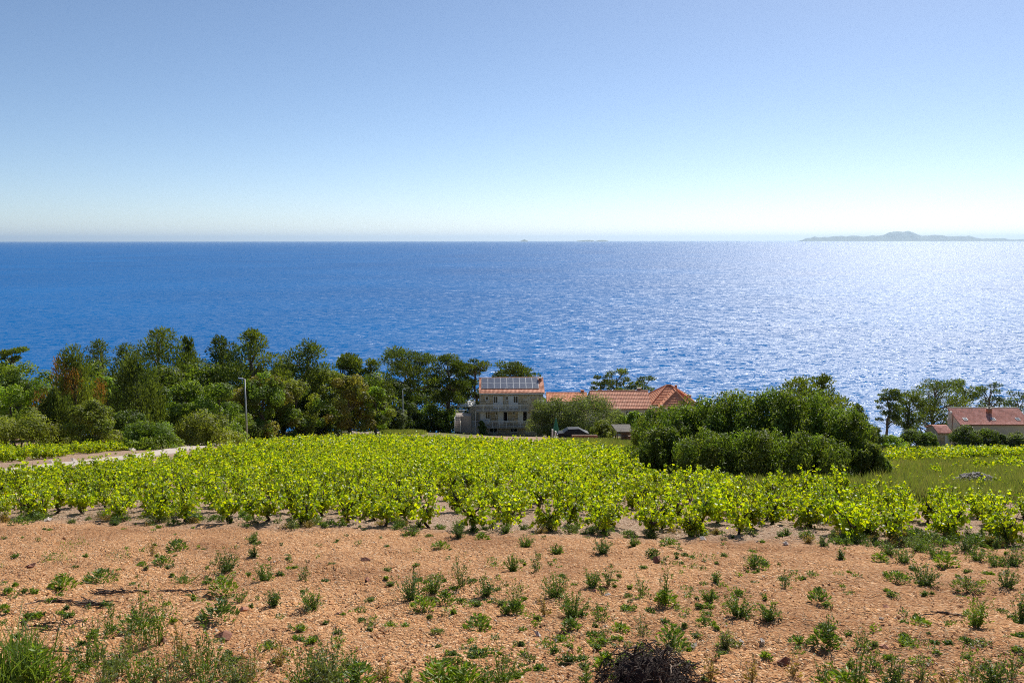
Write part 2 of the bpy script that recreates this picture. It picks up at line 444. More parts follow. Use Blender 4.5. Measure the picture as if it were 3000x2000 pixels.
def island(name, label, pts, d, depth):
    """pts = skyline [(px, py)] at distance d; ridge with real depth"""
    r = random.Random(len(pts))
    top = [P(a, b, d) for a, b in pts]
    n = len(top); v = []; f = []
    prof = [(-1.0, 0.0), (-0.7, 0.22), (-0.45, 0.5), (-0.2, 0.8), (0.0, 1.0), (0.25, 0.75), (0.6, 0.4), (1.0, 0.0)]
    for k, (t, hh) in enumerate(prof):
        for q in top:
            h = max(q.z - SEA_Z, 4.0)
            hk = h * hh * (1 if hh in (0, 1) else r.uniform(0.8, 1.1))
            v.append((q.x * (1 + 0.0 * t), q.y + t * depth * (0.5 + 0.5 * h / 600), SEA_Z - (3 if hh == 0 else 0) + hk))
    for k in range(len(prof) - 1):
        for i in range(n - 1):
            f.append((k * n + i, k * n + i + 1, (k + 1) * n + i + 1, (k + 1) * n + i))
    o = MB().add(v, f).build(name, M['island'], smooth=True)
    return tag(o, label, 'island', kind='structure')
def interp_sky(keys, x0, x1, n, amp, seed):
    rr = np.random.default_rng(seed)
    xs = np.linspace(x0, x1, n); kx = [k[0] for k in keys]; ky = [k[1] for k in keys]
    y = np.interp(xs, kx, ky)
    nn = rr.normal(0, 1, n); nn = np.convolve(nn, np.ones(3) / 3, 'same')
    y = y - amp * nn * np.clip((705 - y) / 8, 0, 1)
    return list(zip(xs, np.minimum(y, 705.5)))
island('island', 'long hazy blue island with a double peak on the horizon',
       interp_sky([(2348, 706), (2362, 698), (2376, 697), (2385, 693.5), (2398, 697), (2414, 694), (2426, 696), (2440, 693), (2455, 693), (2465, 691.5),
                   (2478, 694), (2492, 691.5), (2515, 691.5), (2530, 694), (2542, 693), (2556, 690), (2566, 692.5), (2580, 691.5), (2592, 688), (2606, 681),
                   (2622, 679), (2632, 678.5), (2644, 680.5), (2660, 677.5), (2674, 681), (2690, 689), (2702, 692), (2722, 691), (2740, 689.5), (2760, 690),
                   (2776, 693), (2800, 693), (2818, 692.5), (2828, 694), (2838, 691), (2850, 695), (2862, 699), (2880, 701), (2892, 699), (2904, 701),
                   (2914, 698), (2926, 700), (2938, 699), (2950, 701.5), (2960, 703.5), (2975, 703.5), (2990, 702), (3040, 699), (3100, 704)], 2348, 3100, 160, 0.6, 3), 50000.0, 1800)
island('islet', 'tiny pointed islet with a tower on the horizon',
       interp_sky([(1525, 705.8), (1530, 703.8), (1534, 702.2), (1536, 700.5), (1538, 702.2), (1541, 703.4), (1547, 705.8)], 1525, 1547, 20, 0, 4), 45000.0, 500)
island('islet', 'low flat islet on the horizon, left half of a pair',
       interp_sky([(1690, 705.8), (1705, 704.6), (1722, 703.4), (1732, 703.4), (1741, 705.8)], 1690, 1741, 16, 0, 5), 45000.0, 500)
island('islet', 'low flat islet on the horizon, right half of a pair',
       interp_sky([(1746, 705.8), (1756, 703.8), (1766, 703.2), (1774, 703.8), (1780, 705.8)], 1746, 1780, 16, 0, 6), 45000.0, 500)

ROAD = [(-260, 1420), (-120, 1402), (0, 1387), (130, 1371), (250, 1356), (350, 1344), (450, 1331), (540, 1315), (630, 1299), (720, 1284), (800, 1276), (900, 1270), (1000, 1266), (1120, 1263), (1230, 1262)]
road_pts = [on_ground(*p) for p in ROAD]
def catmull(pts, per=8):
    out_ = []
    q = [pts[0] * 2 - pts[1]] + list(pts) + [pts[-1] * 2 - pts[-2]]
    for i in range(1, len(q) - 2):
        for k in range(per):
            t = k / per
            a, b, c, d = q[i - 1], q[i], q[i + 1], q[i + 2]
            out_.append(0.5 * ((2 * b) + (c - a) * t + (2 * a - 5 * b + 4 * c - d) * t * t + (3 * b - a - 3 * c + d) * t ** 3))
    out_.append(pts[-1]); return out_
road_line = catmull([Vector((p.x, p.y, 0)) for p in road_pts])
def ribbon(name, line, half, mat, lift, kind='structure', label=None, ends=None):
    v = []; f = []; K = 5
    for i, p in enumerate(line):
        d = (line[min(i + 1, len(line) - 1)] - line[max(i - 1, 0)]).normalized(); s = Vector((d.y, -d.x, 0))
        h = half(i / (len(line) - 1)) if callable(half) else half
        row = [p + s * (h * (2 * k / (K - 1) - 1)) for k in range(K)]
        zc = max(gz(q.x, q.y) for q in row)
        zs = [max(gz(q.x, q.y) + lift, zc - 0.25 + lift) for q in row]
        v += [(row[0].x, row[0].y, zs[0] - 0.3)] + [(q.x, q.y, z) for q, z in zip(row, zs)] + [(row[-1].x, row[-1].y, zs[-1] - 0.3)]
    W = K + 2
    for i in range(len(line) - 1):
        for k in range(W - 1):
            f.append((i * W + k, i * W + k + 1, (i + 1) * W + k + 1, (i + 1) * W + k))
    o = MB().add(v, f).build(name, mat); tag(o, label, 'road', kind=kind); return o
ribbon('road', road_line, lambda t: 1.2 - 0.1 * t, M['concrete'], 0.10, label='narrow pale concrete lane winding past the vines')
yard_line = catmull([Vector((on_ground(*p).x, on_ground(*p).y, 0)) for p in [(1228, 1262), (1290, 1258), (1340, 1256), (1392, 1256)]])
ribbon('driveway', yard_line, lambda t: 1.3 + 3.4 * t, M['concrete'], 0.13, label='pale concrete forecourt widening towards the stone house')

# ------------------------------------------------------------------ foliage
def unit(v): return v / np.maximum(np.linalg.norm(v, axis=-1, keepdims=True), 1e-9)
def leaf_quads(c, axis, nrm, ln, wd, fold=0.15):
    """rhombic leaves: centre, long axis, normal (n,3); length/width (n,)"""
    axis = unit(axis); side = unit(np.cross(axis, nrm)); nrm = np.cross(side, axis)
    ln = np.broadcast_to(ln, (len(c),))[:, None]; wd = np.broadcast_to(wd, (len(c),))[:, None]
    v = np.stack([c - axis * ln * .5, c + side * wd * .5 + axis * ln * 0.05 + nrm * wd * fold, c + axis * ln * .5, c - side * wd * .5 + axis * ln * 0.05 + nrm * wd * fold], 1)
    f = np.arange(len(c) * 4).reshape(-1, 4)
    return v.reshape(-1, 3), f
def rnd_dir(r, n): return unit(r.normal(0, 1, (n, 3)))

def crown_cloud(r, clumps, n, leaf, aspect, up, shell=(0.45, 1.08), cols=None, tang=True, jit=0.12):
    """clumps: list of (centre, (rx,ry,rz)); n leaves shared by surface; returns verts, faces, tint"""
    C = np.array([c for c, _ in clumps], float); S3 = np.array([s for _, s in clumps], float)
    w = (S3[:, 0] * S3[:, 2]) ** 0.9; w = w / w.sum()
    idx = r.choice(len(C), n, p=w)
    d = rnd_dir(r, n)
    rad = r.uniform(shell[0], shell[1], n) ** 0.7
    p = C[idx] + d * S3[idx] * rad[:, None]
    if tang:
        nr = unit(d * 1.5 + np.array([0, 0, 0.35]) + r.normal(0, 0.42, (n, 3)))
        ax = unit(np.cross(nr, r.normal(0, 1, (n, 3))) + np.array([0, 0, up * 0.5]))
    else:
        ax = unit(d * np.array([1, 1, 0.7]) + np.array([0, 0, up]) + r.normal(0, 0.4, (n, 3)))
        nr = unit(r.normal(0, 0.6, (n, 3)) + np.array([0, 0, 0.8]) + d * 0.9)
    ln = leaf * r.uniform(0.7, 1.35, n)
    v, f = leaf_quads(p, ax, nr, ln, ln * aspect)
    base = np.array(cols, float)
    ci = r.integers(0, len(base), len(C))
    ct = base[ci] * FOL_GAIN * r.uniform(0.72, 1.28, (len(C), 1))
    t = ct[idx] * (1 + r.normal(0, jit, (n, 1)))
    t = np.clip(t, 0.004, 0.9)
    return v, f, np.repeat(t, 4, 0)

def wiggle(r, a, b, n, amp):
    a = np.array(a, float); b = np.array(b, float); L_ = np.linalg.norm(b - a)
    return [tuple(a + (b - a) * (i / n) + (r.normal(0, amp * L_, 3) * (0 if i in (0, n) else 1))) for i in range(n + 1)]

PINE = [(0.050, 0.078, 0.018), (0.062, 0.088, 0.020), (0.040, 0.064, 0.018)]
DPINE = [(0.030, 0.050, 0.016), (0.040, 0.062, 0.018), (0.050, 0.074, 0.022)]
OLIVE = [(0.060, 0.085, 0.048), (0.075, 0.10, 0.058), (0.05, 0.07, 0.04)]
BROAD = [(0.070, 0.115, 0.026), (0.088, 0.13, 0.028), (0.056, 0.095, 0.022)]
BROWN = [(0.10, 0.10, 0.032), (0.12, 0.108, 0.034), (0.08, 0.098, 0.028)]
RUSTY = [(0.055, 0.08, 0.022), (0.07, 0.09, 0.025), (0.05, 0.072, 0.02), (0.065, 0.088, 0.022), (0.125, 0.075, 0.03), (0.06, 0.085, 0.02), (0.05, 0.075, 0.02), (0.06, 0.08, 0.02)]
BRIGHT = [(0.10, 0.165, 0.024), (0.12, 0.185, 0.028), (0.085, 0.14, 0.022)]
LIGHT = [(0.085, 0.108, 0.028), (0.095, 0.118, 0.032), (0.07, 0.096, 0.026)]
DARKB = [(0.040, 0.066, 0.022), (0.052, 0.080, 0.024), (0.060, 0.094, 0.026)]

WOOD = 'trees of the wood beyond the lane'
FOL_GAIN = np.array([2.55, 2.2, 1.6])
def plant_tree(name, label, cat, px, top, wpx, d, kind, cols, n=4200, leaf=0.24, bottom=0.12, group=None, seed=None, lean=0.0, aspect=None, base=None, cut=None):
    """a tree standing on the ground at distance d, its top at photograph row `top`, wpx wide there"""
    seed = seed if seed is not None else int(px * 7 + top * 13) % 100000
    r = np.random.default_rng(seed)
    c = P(px, top, d); z0 = gz(c.x, d) if base is None else base
    h = max(c.z - z0, 0.6); w = wpx * d / FPX * (1.4 if kind == 'pine' else 1.25 if kind == 'plume' else 1.15)
    if group == WOOD and kind in ('pine', 'round'): bottom *= 0.6
    root = thing(name, label, cat, (c.x, d, z0 - 0.05), 0, group)
    clumps = []; limbs = []
    rw = w * 0.5
    if kind == 'pine':                        # Aleppo pine: bare trunk, pads of tufts on rising limbs
        nb = int(20 + w * 1.6)
        for i in range(nb):
            t = bottom + (1 - bottom) * ((i + r.uniform(0.2, 0.8)) / nb)
            prof = math.sin(math.pi * min(1, 0.30 + 0.66 * (t - bottom) / (1 - bottom))) ** 0.75
            a = r.uniform(0, 2 * math.pi); rr = rw * prof * r.uniform(0.6, 1.45)
            s = rw * r.uniform(0.34, 0.55) * (0.55 + 0.5 * prof)
            cc = (math.cos(a) * max(rr - s * 0.5, 0) + lean * h * t * t, math.sin(a) * max(rr - s * 0.5, 0) * 0.9, h * t - s * 0.45)
            clumps.append((cc, (s, s, s * r.uniform(0.5, 0.8)))); limbs.append(cc)
        clumps.append(((lean * h, 0, h * 0.94), (rw * 0.22, rw * 0.22, h * 0.06)))
        asp = aspect or 0.34; up = 0.75; sh = (0.4, 1.12)
    elif kind == 'umbrella':                  # old Aleppo pine: bare leaning trunk, flat dense pads
        nb = int(22 + w * 1.6)
        for i in range(nb):
            tt = (i + r.uniform(0.1, 0.9)) / nb; t = bottom + (1 - bottom) * tt
            prof = max(0.2, math.sin(math.pi * (0.22 + 0.66 * tt))) ** 0.6
            a = r.uniform(0, 2 * math.pi); rr = rw * prof * math.sqrt(r.uniform(0.05, 1.0)) * 0.95
            s = rw * r.uniform(0.26, 0.42)
            cc = (math.cos(a) * rr + lean * h * t, math.sin(a) * rr, h * t - s * 0.3)
            clumps.append((cc, (s, s, s * r.uniform(0.38, 0.55)))); limbs.append(cc)
        asp = aspect or 0.36; up = 0.7; sh = (0.3, 1.1)
    elif kind == 'thicket':                   # dense evergreen mass of upright sprays
        nb = int(60 + w * 10)
        for i in range(nb):
            a = r.uniform(0, 2 * math.pi); e = r.uniform(0, 1)
            prof = math.sqrt(max(0.05, 1 - e ** 3.2))
            rr = rw * prof * (r.uniform(0, 1) ** 0.35) * 0.95
            s = rw * r.uniform(0.13, 0.22)
            cc = (math.cos(a) * rr, math.sin(a) * rr, h * (bottom + (1 - bottom) * e * 0.93))
            clumps.append((cc, (s, s, s * r.uniform(1.2, 1.8)))); limbs.append(cc)
        asp = aspect or 0.36; up = 1.2; sh = (0.45, 1.1)
    elif kind == 'plume':                     # young conifer: upright feathery plumes
        nb = int(22 + w * 2)
        for i in range(nb):
            t = bottom + (1 - bottom) * (i + 0.5) / nb
            prof = (1 - ((t - bottom) / (1 - bottom))) ** 0.65
            prof = max(prof, 0.12) * (0.7 + 0.3 * min(1, (t - bottom) * 5))
            a = i * 2.4 + r.uniform(-0.4, 0.4); rr = rw * prof * r.uniform(0.5, 1.15)
            s = rw * r.uniform(0.2, 0.34) * (0.6 + 0.5 * prof)
            cc = (math.cos(a) * rr, math.sin(a) * rr, h * t * 0.93)
            clumps.append((cc, (s, s, s * r.uniform(1.5, 2.3)))); limbs.append(cc)
        asp = aspect or 0.3; up = 1.6; sh = (0.35, 1.1)
    elif kind == 'olive':
        nb = int(20 + w * 2)
        for i in range(nb):
            a = r.uniform(0, 2 * math.pi); e = r.uniform(0, 1) ** 0.8
            rr = rw * math.sqrt(1 - (1.6 * abs(e - 0.45)) ** 2 * 0.8) * r.uniform(0.4, 1.0)
            s = rw * r.uniform(0.24, 0.4)
            cc = (math.cos(a) * rr, math.sin(a) * rr, h * (bottom + (1 - bottom) * e * 0.9))
            clumps.append((cc, (s, s, s * 0.85))); limbs.append(cc)
        asp = aspect or 0.4; up = 0.35; sh = (0.3, 1.1)
    else:                                     # round-headed broadleaf / shrub
        nb = int(24 + w * 2.2)
        for i in range(nb):
            a = r.uniform(0, 2 * math.pi); e = r.uniform(0, 1)
            prof = math.sqrt(max(0.05, 1 - (2 * e - 0.75) ** 2 / 1.6)) if kind == 'round' else math.sqrt(max(0.03, 1 - e ** 2.2))
            rr = rw * prof * (r.uniform(0, 1) ** 0.4) * 0.98
            s = rw * r.uniform(0.2, 0.36)
            cc = (math.cos(a) * rr, math.sin(a) * rr, h * (bottom + (1 - bottom) * e * 0.88))
            clumps.append((cc, (s, s, s * 0.8))); limbs.append(cc)
        asp = aspect or 0.55; up = 0.5; sh = (0.35, 1.08)
    n = int(n * 1.5); leaf = leaf * 1.42
    if cut: clumps = [c_ for c_ in clumps if cut(c_[0])]
    v, f, t = crown_cloud(r, clumps, n, leaf, asp, up, sh, cols, kind not in ('pine', 'plume', 'umbrella'))
    v[:, 2] = np.maximum(v[:, 2], 0.03)
    me = mesh_np('crown', v, f, M['needle'] if kind in ('pine', 'plume', 'umbrella') else M['leaf'], t)
    shrub = kind in ('shrub', 'thicket')
    link('foliage' if shrub else 'crown', me, root)
    mb = MB()
    tr = max(0.05, 0.018 * h + 0.012 * w)
    if shrub:
        for i in range(5):
            a = r.uniform(0, 6.28)
            mb.tube(wiggle(r, (math.cos(a) * .08 * rw, math.sin(a) * .08 * rw, -0.1), (math.cos(a) * rw * .5, math.sin(a) * rw * .5, h * 0.6), 3, 0.05), [tr * .7, tr * .5, tr * .35, tr * .15], 5)
        mb.build('stem', M['bark'], root)
    else:
        topc = (lean * h * 0.8, 0, h * (0.9 if kind in ('plume', 'pine', 'umbrella') else 0.7))
        tw = wiggle(r, (0, 0, -0.2), topc, 6, 0.018)
        mb.tube(tw, [tr * 1.25, tr, tr * .85, tr * .7, tr * .55, tr * .4, tr * .15], 7)
        ls = limbs if kind in ('pine', 'olive', 'umbrella') else limbs[::3]
        for cc in ls:
            zt = max(0.08 * h, cc[2] - (0.14 * h if kind != 'plume' else 0.2 * h)); k = min(1, zt / topc[2])
            st = (lean * h * k * k, 0, zt)
            mb.tube(wiggle(r, st, cc, 3, 0.06), [tr * .42 * (1.1 - k * .6), tr * .3 * (1.1 - k * .6), tr * .2, tr * .06], 5)
        mb.build('trunk', M['pine_bark'] if kind in ('pine', 'umbrella') else M['bark'], root)
    return root

WOOD = 'trees of the wood beyond the lane'
def wood(): 
    T = plant_tree
    # back row of pines against the sea
    T('pine_tree', 'rounded dark pine against the sea at the far left edge', 'tree', 30, 1012, 95, 122, 'umbrella', PINE, 4200, 0.30, 0.35, WOOD)
    T('pine_tree', 'slim pine with two thin tips against the sea, left of the big pines', 'tree', 292, 990, 100, 116, 'pine', DPINE, 3600, 0.28, 0.25, WOOD)
    T('pine_tree', 'dark pine leaning on the left flank of the broad tall pine', 'tree', 368, 1004, 105, 111, 'pine', DPINE, 4000, 0.28, 0.25, WOOD)
    T('pine_tree', 'broad tall pine, highest crown of the left half of the wood', 'tree', 458, 958, 150, 106, 'pine', PINE, 6800, 0.30, 0.22, WOOD)
    T('pine_tree', 'narrow grey-green pine with a single spire beside the broad tall pine', 'tree', 548, 968, 85, 109, 'plume', DPINE, 4200, 0.28, 0.2, WOOD)
    T('pine_tree', 'dense dark pine with hanging sprays left of the near lamp post', 'tree', 645, 982, 125, 106, 'pine', DPINE, 6500, 0.28, 0.15, WOOD)
    T('pine_tree', 'tall pointed pine right above the near lamp post', 'tree', 735, 961, 130, 102, 'pine', PINE, 6200, 0.30, 0.2, WOOD)
    T('pine_tree', 'wind-swept pine leaning right with a sharp tip', 'tree', 880, 998, 135, 108, 'pine', PINE, 5600, 0.30, 0.25, WOOD, lean=0.10)
    T('pine_tree', 'low spreading pine with flat pads, right of the leaning pine', 'tree', 1000, 1036, 120, 118, 'umbrella', PINE, 4600, 0.30, 0.35, WOOD)
    T('pine_tree', 'small olive-green pine behind the yellowish tree', 'tree', 1085, 1046, 80, 120, 'pine', PINE, 3400, 0.28, 0.35, WOOD)
    T('pine_tree', 'big dark pine with visible limbs above the far lamp post', 'tree', 1195, 1016, 160, 130, 'umbrella', DPINE, 7000, 0.30, 0.34, WOOD)
    T('pine_tree', 'dark umbrella pine with bare reddish trunk left of the stone house', 'tree', 1312, 1040, 125, 133, 'umbrella', DPINE, 5200, 0.30, 0.42, WOOD)
    T('pine_tree', 'dark pine right behind the left corner of the stone house', 'tree', 1392, 1054, 105, 142, 'umbrella', DPINE, 4600, 0.30, 0.3, WOOD)
    T('pine_tree', 'round dark pine rising behind the roof with solar panels', 'tree', 1503, 1056, 132, 150, 'umbrella', DPINE, 6200, 0.32, 0.35, WOOD)
    # middle row
    T('cypress_tree', 'tall conifer with rust-brown tips at the left of the wood', 'tree', 205, 1014, 165, 84, 'plume', RUSTY, 7800, 0.22, 0.12, WOOD)
    T('cypress_tree', 'feathery bright-edged conifer in the middle of the left wood', 'tree', 392, 1032, 165, 81, 'plume', DPINE, 7200, 0.22, 0.1, WOOD)
    T('cypress_tree', 'young dark conifer in front of the rust-tipped one', 'tree', 158, 1140, 110, 71, 'plume', DPINE, 4600, 0.20, 0.08, WOOD)
    T('broadleaf_tree', 'grey-green rounded tree at the left edge below the dark pine', 'tree', 45, 1048, 190, 96, 'round', BROAD, 6500, 0.24, 0.2, WOOD)
    T('broadleaf_tree', 'yellow-green tree at the left edge behind the low shrub', 'tree', 25, 1108, 130, 80, 'round', BRIGHT, 4200, 0.2, 0.1, WOOD)
    T('shrub', 'big grey-green shrub in the left corner above the lane', 'shrub', 45, 1205, 210, 67, 'shrub', LIGHT, 6200, 0.15, 0.03, WOOD)
    T('shrub', 'grey-green shrub between the two dark conifers', 'shrub', 262, 1164, 140, 69, 'shrub', LIGHT, 5200, 0.15, 0.03, WOOD)
    T('broadleaf_tree', 'light green tree glimpsed between the two tall conifers', 'tree', 305, 1092, 110, 90, 'round', BRIGHT, 3800, 0.22, 0.2, WOOD)
    T('shrub', 'leafy dark green shrub at the roadside, nearest to the lane', 'shrub', 432, 1242, 165, 67, 'shrub', BROAD, 5600, 0.15, 0.03, WOOD)
    T('broadleaf_tree', 'clumpy olive-green tree right of the feathery conifer', 'tree', 535, 1092, 165, 86, 'round', BROAD, 6200, 0.22, 0.15, WOOD)
    T('shrub', 'lime green shrub left of the near lamp post', 'shrub', 592, 1204, 170, 76, 'shrub', LIGHT, 5600, 0.16, 0.03, WOOD)
    T('broadleaf_tree', 'dark clumpy evergreen directly left of the near lamp post', 'tree', 640, 1116, 165, 84, 'round', BROAD, 6500, 0.2, 0.1, WOOD)
    T('broadleaf_tree', 'ivy-hung evergreen with brown patches right of the near lamp post', 'tree', 765, 1082, 165, 95, 'round', BROWN + BROAD, 6500, 0.22, 0.1, WOOD)
    T('broadleaf_tree', 'creeper-covered evergreen with twiggy top, middle of the wood', 'tree', 862, 1094, 140, 99, 'round', BROAD + LIGHT, 6000, 0.22, 0.1, WOOD)
    T('broadleaf_tree', 'grey-green tree behind the yellowish tree', 'tree', 948, 1060, 140, 108, 'round', LIGHT, 5000, 0.24, 0.25, WOOD)
    T('broadleaf_tree', 'yellowish-brown tree near the right end of the wood', 'tree', 1020, 1086, 125, 102, 'round', BROWN, 5600, 0.22, 0.1, WOOD)
    T('broadleaf_tree', 'pale green creeper-hung tree at the right end of the wood', 'tree', 1098, 1116, 85, 104, 'round', LIGHT + BRIGHT, 4600, 0.2, 0.08, WOOD)
    T('shrub', 'round grey-green shrub beside the far lamp post', 'shrub', 1150, 1176, 82, 118, 'shrub', OLIVE, 3600, 0.2, 0.03, WOOD)
    T('shrub', 'dark glossy shrub left of the white steps, lit on top', 'shrub', 1318, 1198, 85, 131, 'shrub', BROAD, 3600, 0.22, 0.05, WOOD)
    T('shrub', 'dark leafy shrub below the umbrella pine', 'shrub', 1265, 1182, 95, 133, 'shrub', BROAD + DARKB, 3600, 0.24, 0.05, WOOD)
    T('shrub', 'dark shrub just right of the far lamp post', 'shrub', 1208, 1205, 80, 130, 'shrub', DARKB, 2800, 0.24, 0.05, WOOD)
    T('shrub', 'small round green shrub among vines right of the near lamp post', 'shrub', 778, 1226, 60, 92, 'shrub', BRIGHT, 2000, 0.16, 0.03, WOOD)
    T('shrub', 'dark low evergreen behind the near lamp post foot', 'shrub', 700, 1200, 120, 90, 'shrub', DARKB, 3600, 0.18, 0.03, WOOD)
    T('shrub', 'dark undergrowth between creeper-covered trees, centre of the wood', 'shrub', 945, 1180, 130, 104, 'shrub', DARKB, 3600, 0.2, 0.03, WOOD)
    T('shrub', 'dark undergrowth at the foot of the feathery conifer', 'shrub', 370, 1200, 130, 74, 'shrub', DARKB, 3600, 0.17, 0.03, WOOD)
    T('shrub', 'dark undergrowth at the foot of the rust-tipped conifer', 'shrub', 205, 1220, 110, 74, 'shrub', DARKB, 3200, 0.17, 0.03, WOOD)
    for px, tp, w, d, lab in [(115, 1082, 190, 101, 'rounded dark tree behind the rust-tipped conifer, left side'), (262, 1045, 170, 104, 'rounded dark tree between the slim pine and the rust-tipped conifer'), (470, 1060, 200, 98, 'rounded tree below the broad tall pine'),
                              (600, 1045, 180, 101, 'rounded tree between the spired pine and the dense dark pine'), (690, 1045, 170, 108, 'rounded tree behind the near lamp post head'), (822, 1050, 170, 110, 'rounded tree below the wind-swept leaning pine'), (915, 1070, 170, 113, 'rounded tree in the gap behind the creeper-covered evergreen'),
                              (1062, 1080, 160, 115, 'rounded dark tree behind the yellowish-brown tree'), (1150, 1110, 120, 122, 'dark tree filling the gap left of the far lamp post'), (1250, 1120, 130, 140, 'dark tree in the shade between the two umbrella pines'), (1345, 1110, 120, 146, 'dark tree in the shade left of the stone house')]:
        T('broadleaf_tree', lab, 'tree', px, tp, w, d, 'round', PINE if px < 1100 else DPINE, 3300, 0.28, 0.1, WOOD)
    # by the houses
    G2 = 'garden trees by the houses'
    T('olive_tree', 'grey-green olive tree touching the right corner of the stone house', 'tree', 1620, 1172, 120, 121, 'olive', OLIVE, 6200, 0.2, 0.16, G2)
    T('olive_tree', 'broad grey-green olive tree in front of the long tiled roof', 'tree', 1708, 1160, 160, 121, 'olive', OLIVE, 8200, 0.2, 0.14, G2)
    T('shrub', 'dark shrub in the shade between the stone house and the left olive tree', 'shrub', 1606, 1222, 70, 131, 'shrub', DARKB, 2200, 0.24, 0.02, G2)
    T('shrub', 'dark hedge in the shade behind the olive trunks', 'shrub', 1690, 1232, 110, 134, 'shrub', DARKB, 3000, 0.24, 0.02, G2)
    T('olive_tree', 'small olive tree left of the bright fig tree', 'tree', 1803, 1203, 58, 124, 'olive', OLIVE, 2600, 0.2, 0.25, G2)
    T('shrub', 'rounded light green shrub left of the thatched garden shelter', 'shrub', 1766, 1230, 72, 112, 'shrub', LIGHT, 4600, 0.16, 0.02, G2)
    T('shrub', 'clipped ball-shaped shrub under the olive tree', 'shrub', 1646, 1257, 46, 106, 'shrub', BROAD, 2600, 0.11, 0.02, G2)
    T('fig_tree', 'bright green fig tree above the thatched garden shelter', 'tree', 1853, 1200, 84, 124, 'round', BRIGHT, 2600, 0.32, 0.25, G2, aspect=0.85)
    T('shrub', 'dark potted shrub beside the lower balcony of the stone house', 'shrub', 1412, 1228, 26, 128.2, 'shrub', DARKB, 1200, 0.2, 0.02, G2)
    T('pine_tree', 'small pine with tall tip behind the long tiled roof', 'tree', 1806, 1076, 95, 178, 'umbrella', DPINE, 3600, 0.34, 0.3, G2)
    T('pine_tree', 'dark pine left half of the clump behind the long tiled roof', 'tree', 1760, 1100, 60, 178, 'umbrella', DPINE, 2200, 0.34, 0.3, G2)
    T('pine_tree', 'pine leaning right behind the chimney of the long roof', 'tree', 1884, 1100, 80, 178, 'umbrella', DPINE, 3000, 0.34, 0.3, G2)
    for i, (px, tp, w, lab) in enumerate([(1830, 1112, 95, 'light green rounded tree below the small pine behind the roofs'), (1620, 1136, 110, 'low green tree above the short tiled roof, left one'), (1700, 1134, 110, 'low green tree above the short tiled roof, right one'),
                                         (1770, 1132, 90, 'low green tree behind the left end of the long roof'), (1905, 1128, 80, 'low green tree between the long roof and the hipped roof')]):
        T('broadleaf_tree', lab, 'tree', px, tp, w, 172 + (i % 2) * 3, 'round', BROAD, 2600, 0.34, 0.2, G2)
    # the big evergreen thicket on the right
    G3 = 'evergreen shrubs of the big thicket'
    big = [(1915, 1186, 150, 47, 'leftmost tall evergreen of the big thicket beside the shelter'), (2015, 1164, 180, 45, 'evergreen of the big thicket below the hipped roof'),
           (2125, 1140, 200, 43.5, 'tall evergreen at the crown of the big thicket, left of its middle'), (2250, 1136, 215, 42.5, 'tall evergreen in the middle of the big thicket'),
           (2370, 1146, 200, 41.5, 'tall evergreen right of the middle of the big thicket'), (2462, 1188, 170, 40, 'sloping right shoulder of the big evergreen thicket'),
           (2528, 1290, 110, 38, 'low evergreen at the right foot of the big thicket'), (1925, 1245, 150, 42, 'lower left front evergreen of the big thicket by the vines'),
           (2065, 1258, 190, 39.5, 'front evergreen of the big thicket, left of its middle'), (2215, 1262, 200, 38.5, 'front evergreen in the middle of the big thicket'),
           (2365, 1272, 200, 37.5, 'front evergreen of the big thicket, right of its middle'),
           (1968, 1182, 170, 44, 'evergreen filling the left shoulder of the big thicket'), (2072, 1156, 190, 43, 'evergreen between the hipped-roof side and the crown of the big thicket'),
           (2190, 1142, 210, 42.8, 'evergreen at the very top of the big thicket, left half'), (2312, 1142, 210, 41.8, 'evergreen at the very top of the big thicket, right half')]
    for px, tp, w, d, lab in big:
        T('evergreen_shrub', lab, 'shrub', px + 14, tp + 10, w * 1.1, d, 'thicket', [PINE[0], BROAD[2], PINE[1], LIGHT[2], DARKB[2]], 6900, 0.118 if d < 40 else 0.13, 0.02, G3, aspect=0.36)
    T('pine_tree', 'pine rising behind the top of the big thicket, one branch leaning right', 'tree', 2330, 1106, 170, 62, 'pine', PINE, 5200, 0.19, 0.3, None, lean=0.06)
    T('pine_tree', 'pine tip behind the right of the big thicket', 'tree', 2398, 1094, 90, 66, 'pine', PINE, 2600, 0.19, 0.35, None, lean=0.05)
    T('pine_tree', 'small pine at the right shoulder of the big thicket', 'tree', 2508, 1180, 75, 76, 'pine', DPINE, 2600, 0.19, 0.2)
    T('shrub', 'dark shrub right of the thicket in front of the sea', 'shrub', 2562, 1246, 72, 122, 'shrub', DARKB, 2600, 0.22, 0.03)
    # right-hand pines
    G4 = 'pines by the pink-roofed house'
    T('pine_tree', 'lone slender pine with bent trunk and open crown', 'tree', 2608, 1137, 74, 142, 'umbrella', DPINE, 2400, 0.26, 0.45, G4)
    T('pine_tree', 'broad umbrella pine left of the pink-roofed house', 'tree', 2740, 1108, 165, 168, 'umbrella', PINE, 6800, 0.30, 0.42, G4)
    T('pine_tree', 'lower left pine of the clump by the stone annex', 'tree', 2665, 1150, 85, 156, 'umbrella', DPINE, 2600, 0.30, 0.35, G4)
    T('pine_tree', 'right-hand pine of the umbrella clump above the roof ridge', 'tree', 2832, 1112, 90, 176, 'umbrella', PINE, 3200, 0.30, 0.45, G4)
    T('pine_tree', 'small round pine behind the middle of the pink roof', 'tree', 2903, 1118, 75, 178, 'umbrella', DPINE, 2600, 0.30, 0.4, G4)
    T('pine_tree', 'pine cut by the right edge of the picture behind the pink roof', 'tree', 2985, 1145, 100, 178, 'umbrella', DPINE, 3400, 0.30, 0.3, G4)
    G5 = 'shrubs by the pink-roofed house'
    T('shrub', 'grey-green shrub left of the stone annex', 'shrub', 2672, 1262, 75, 143, 'shrub', DARKB, 3000, 0.22, 0.03, G5)
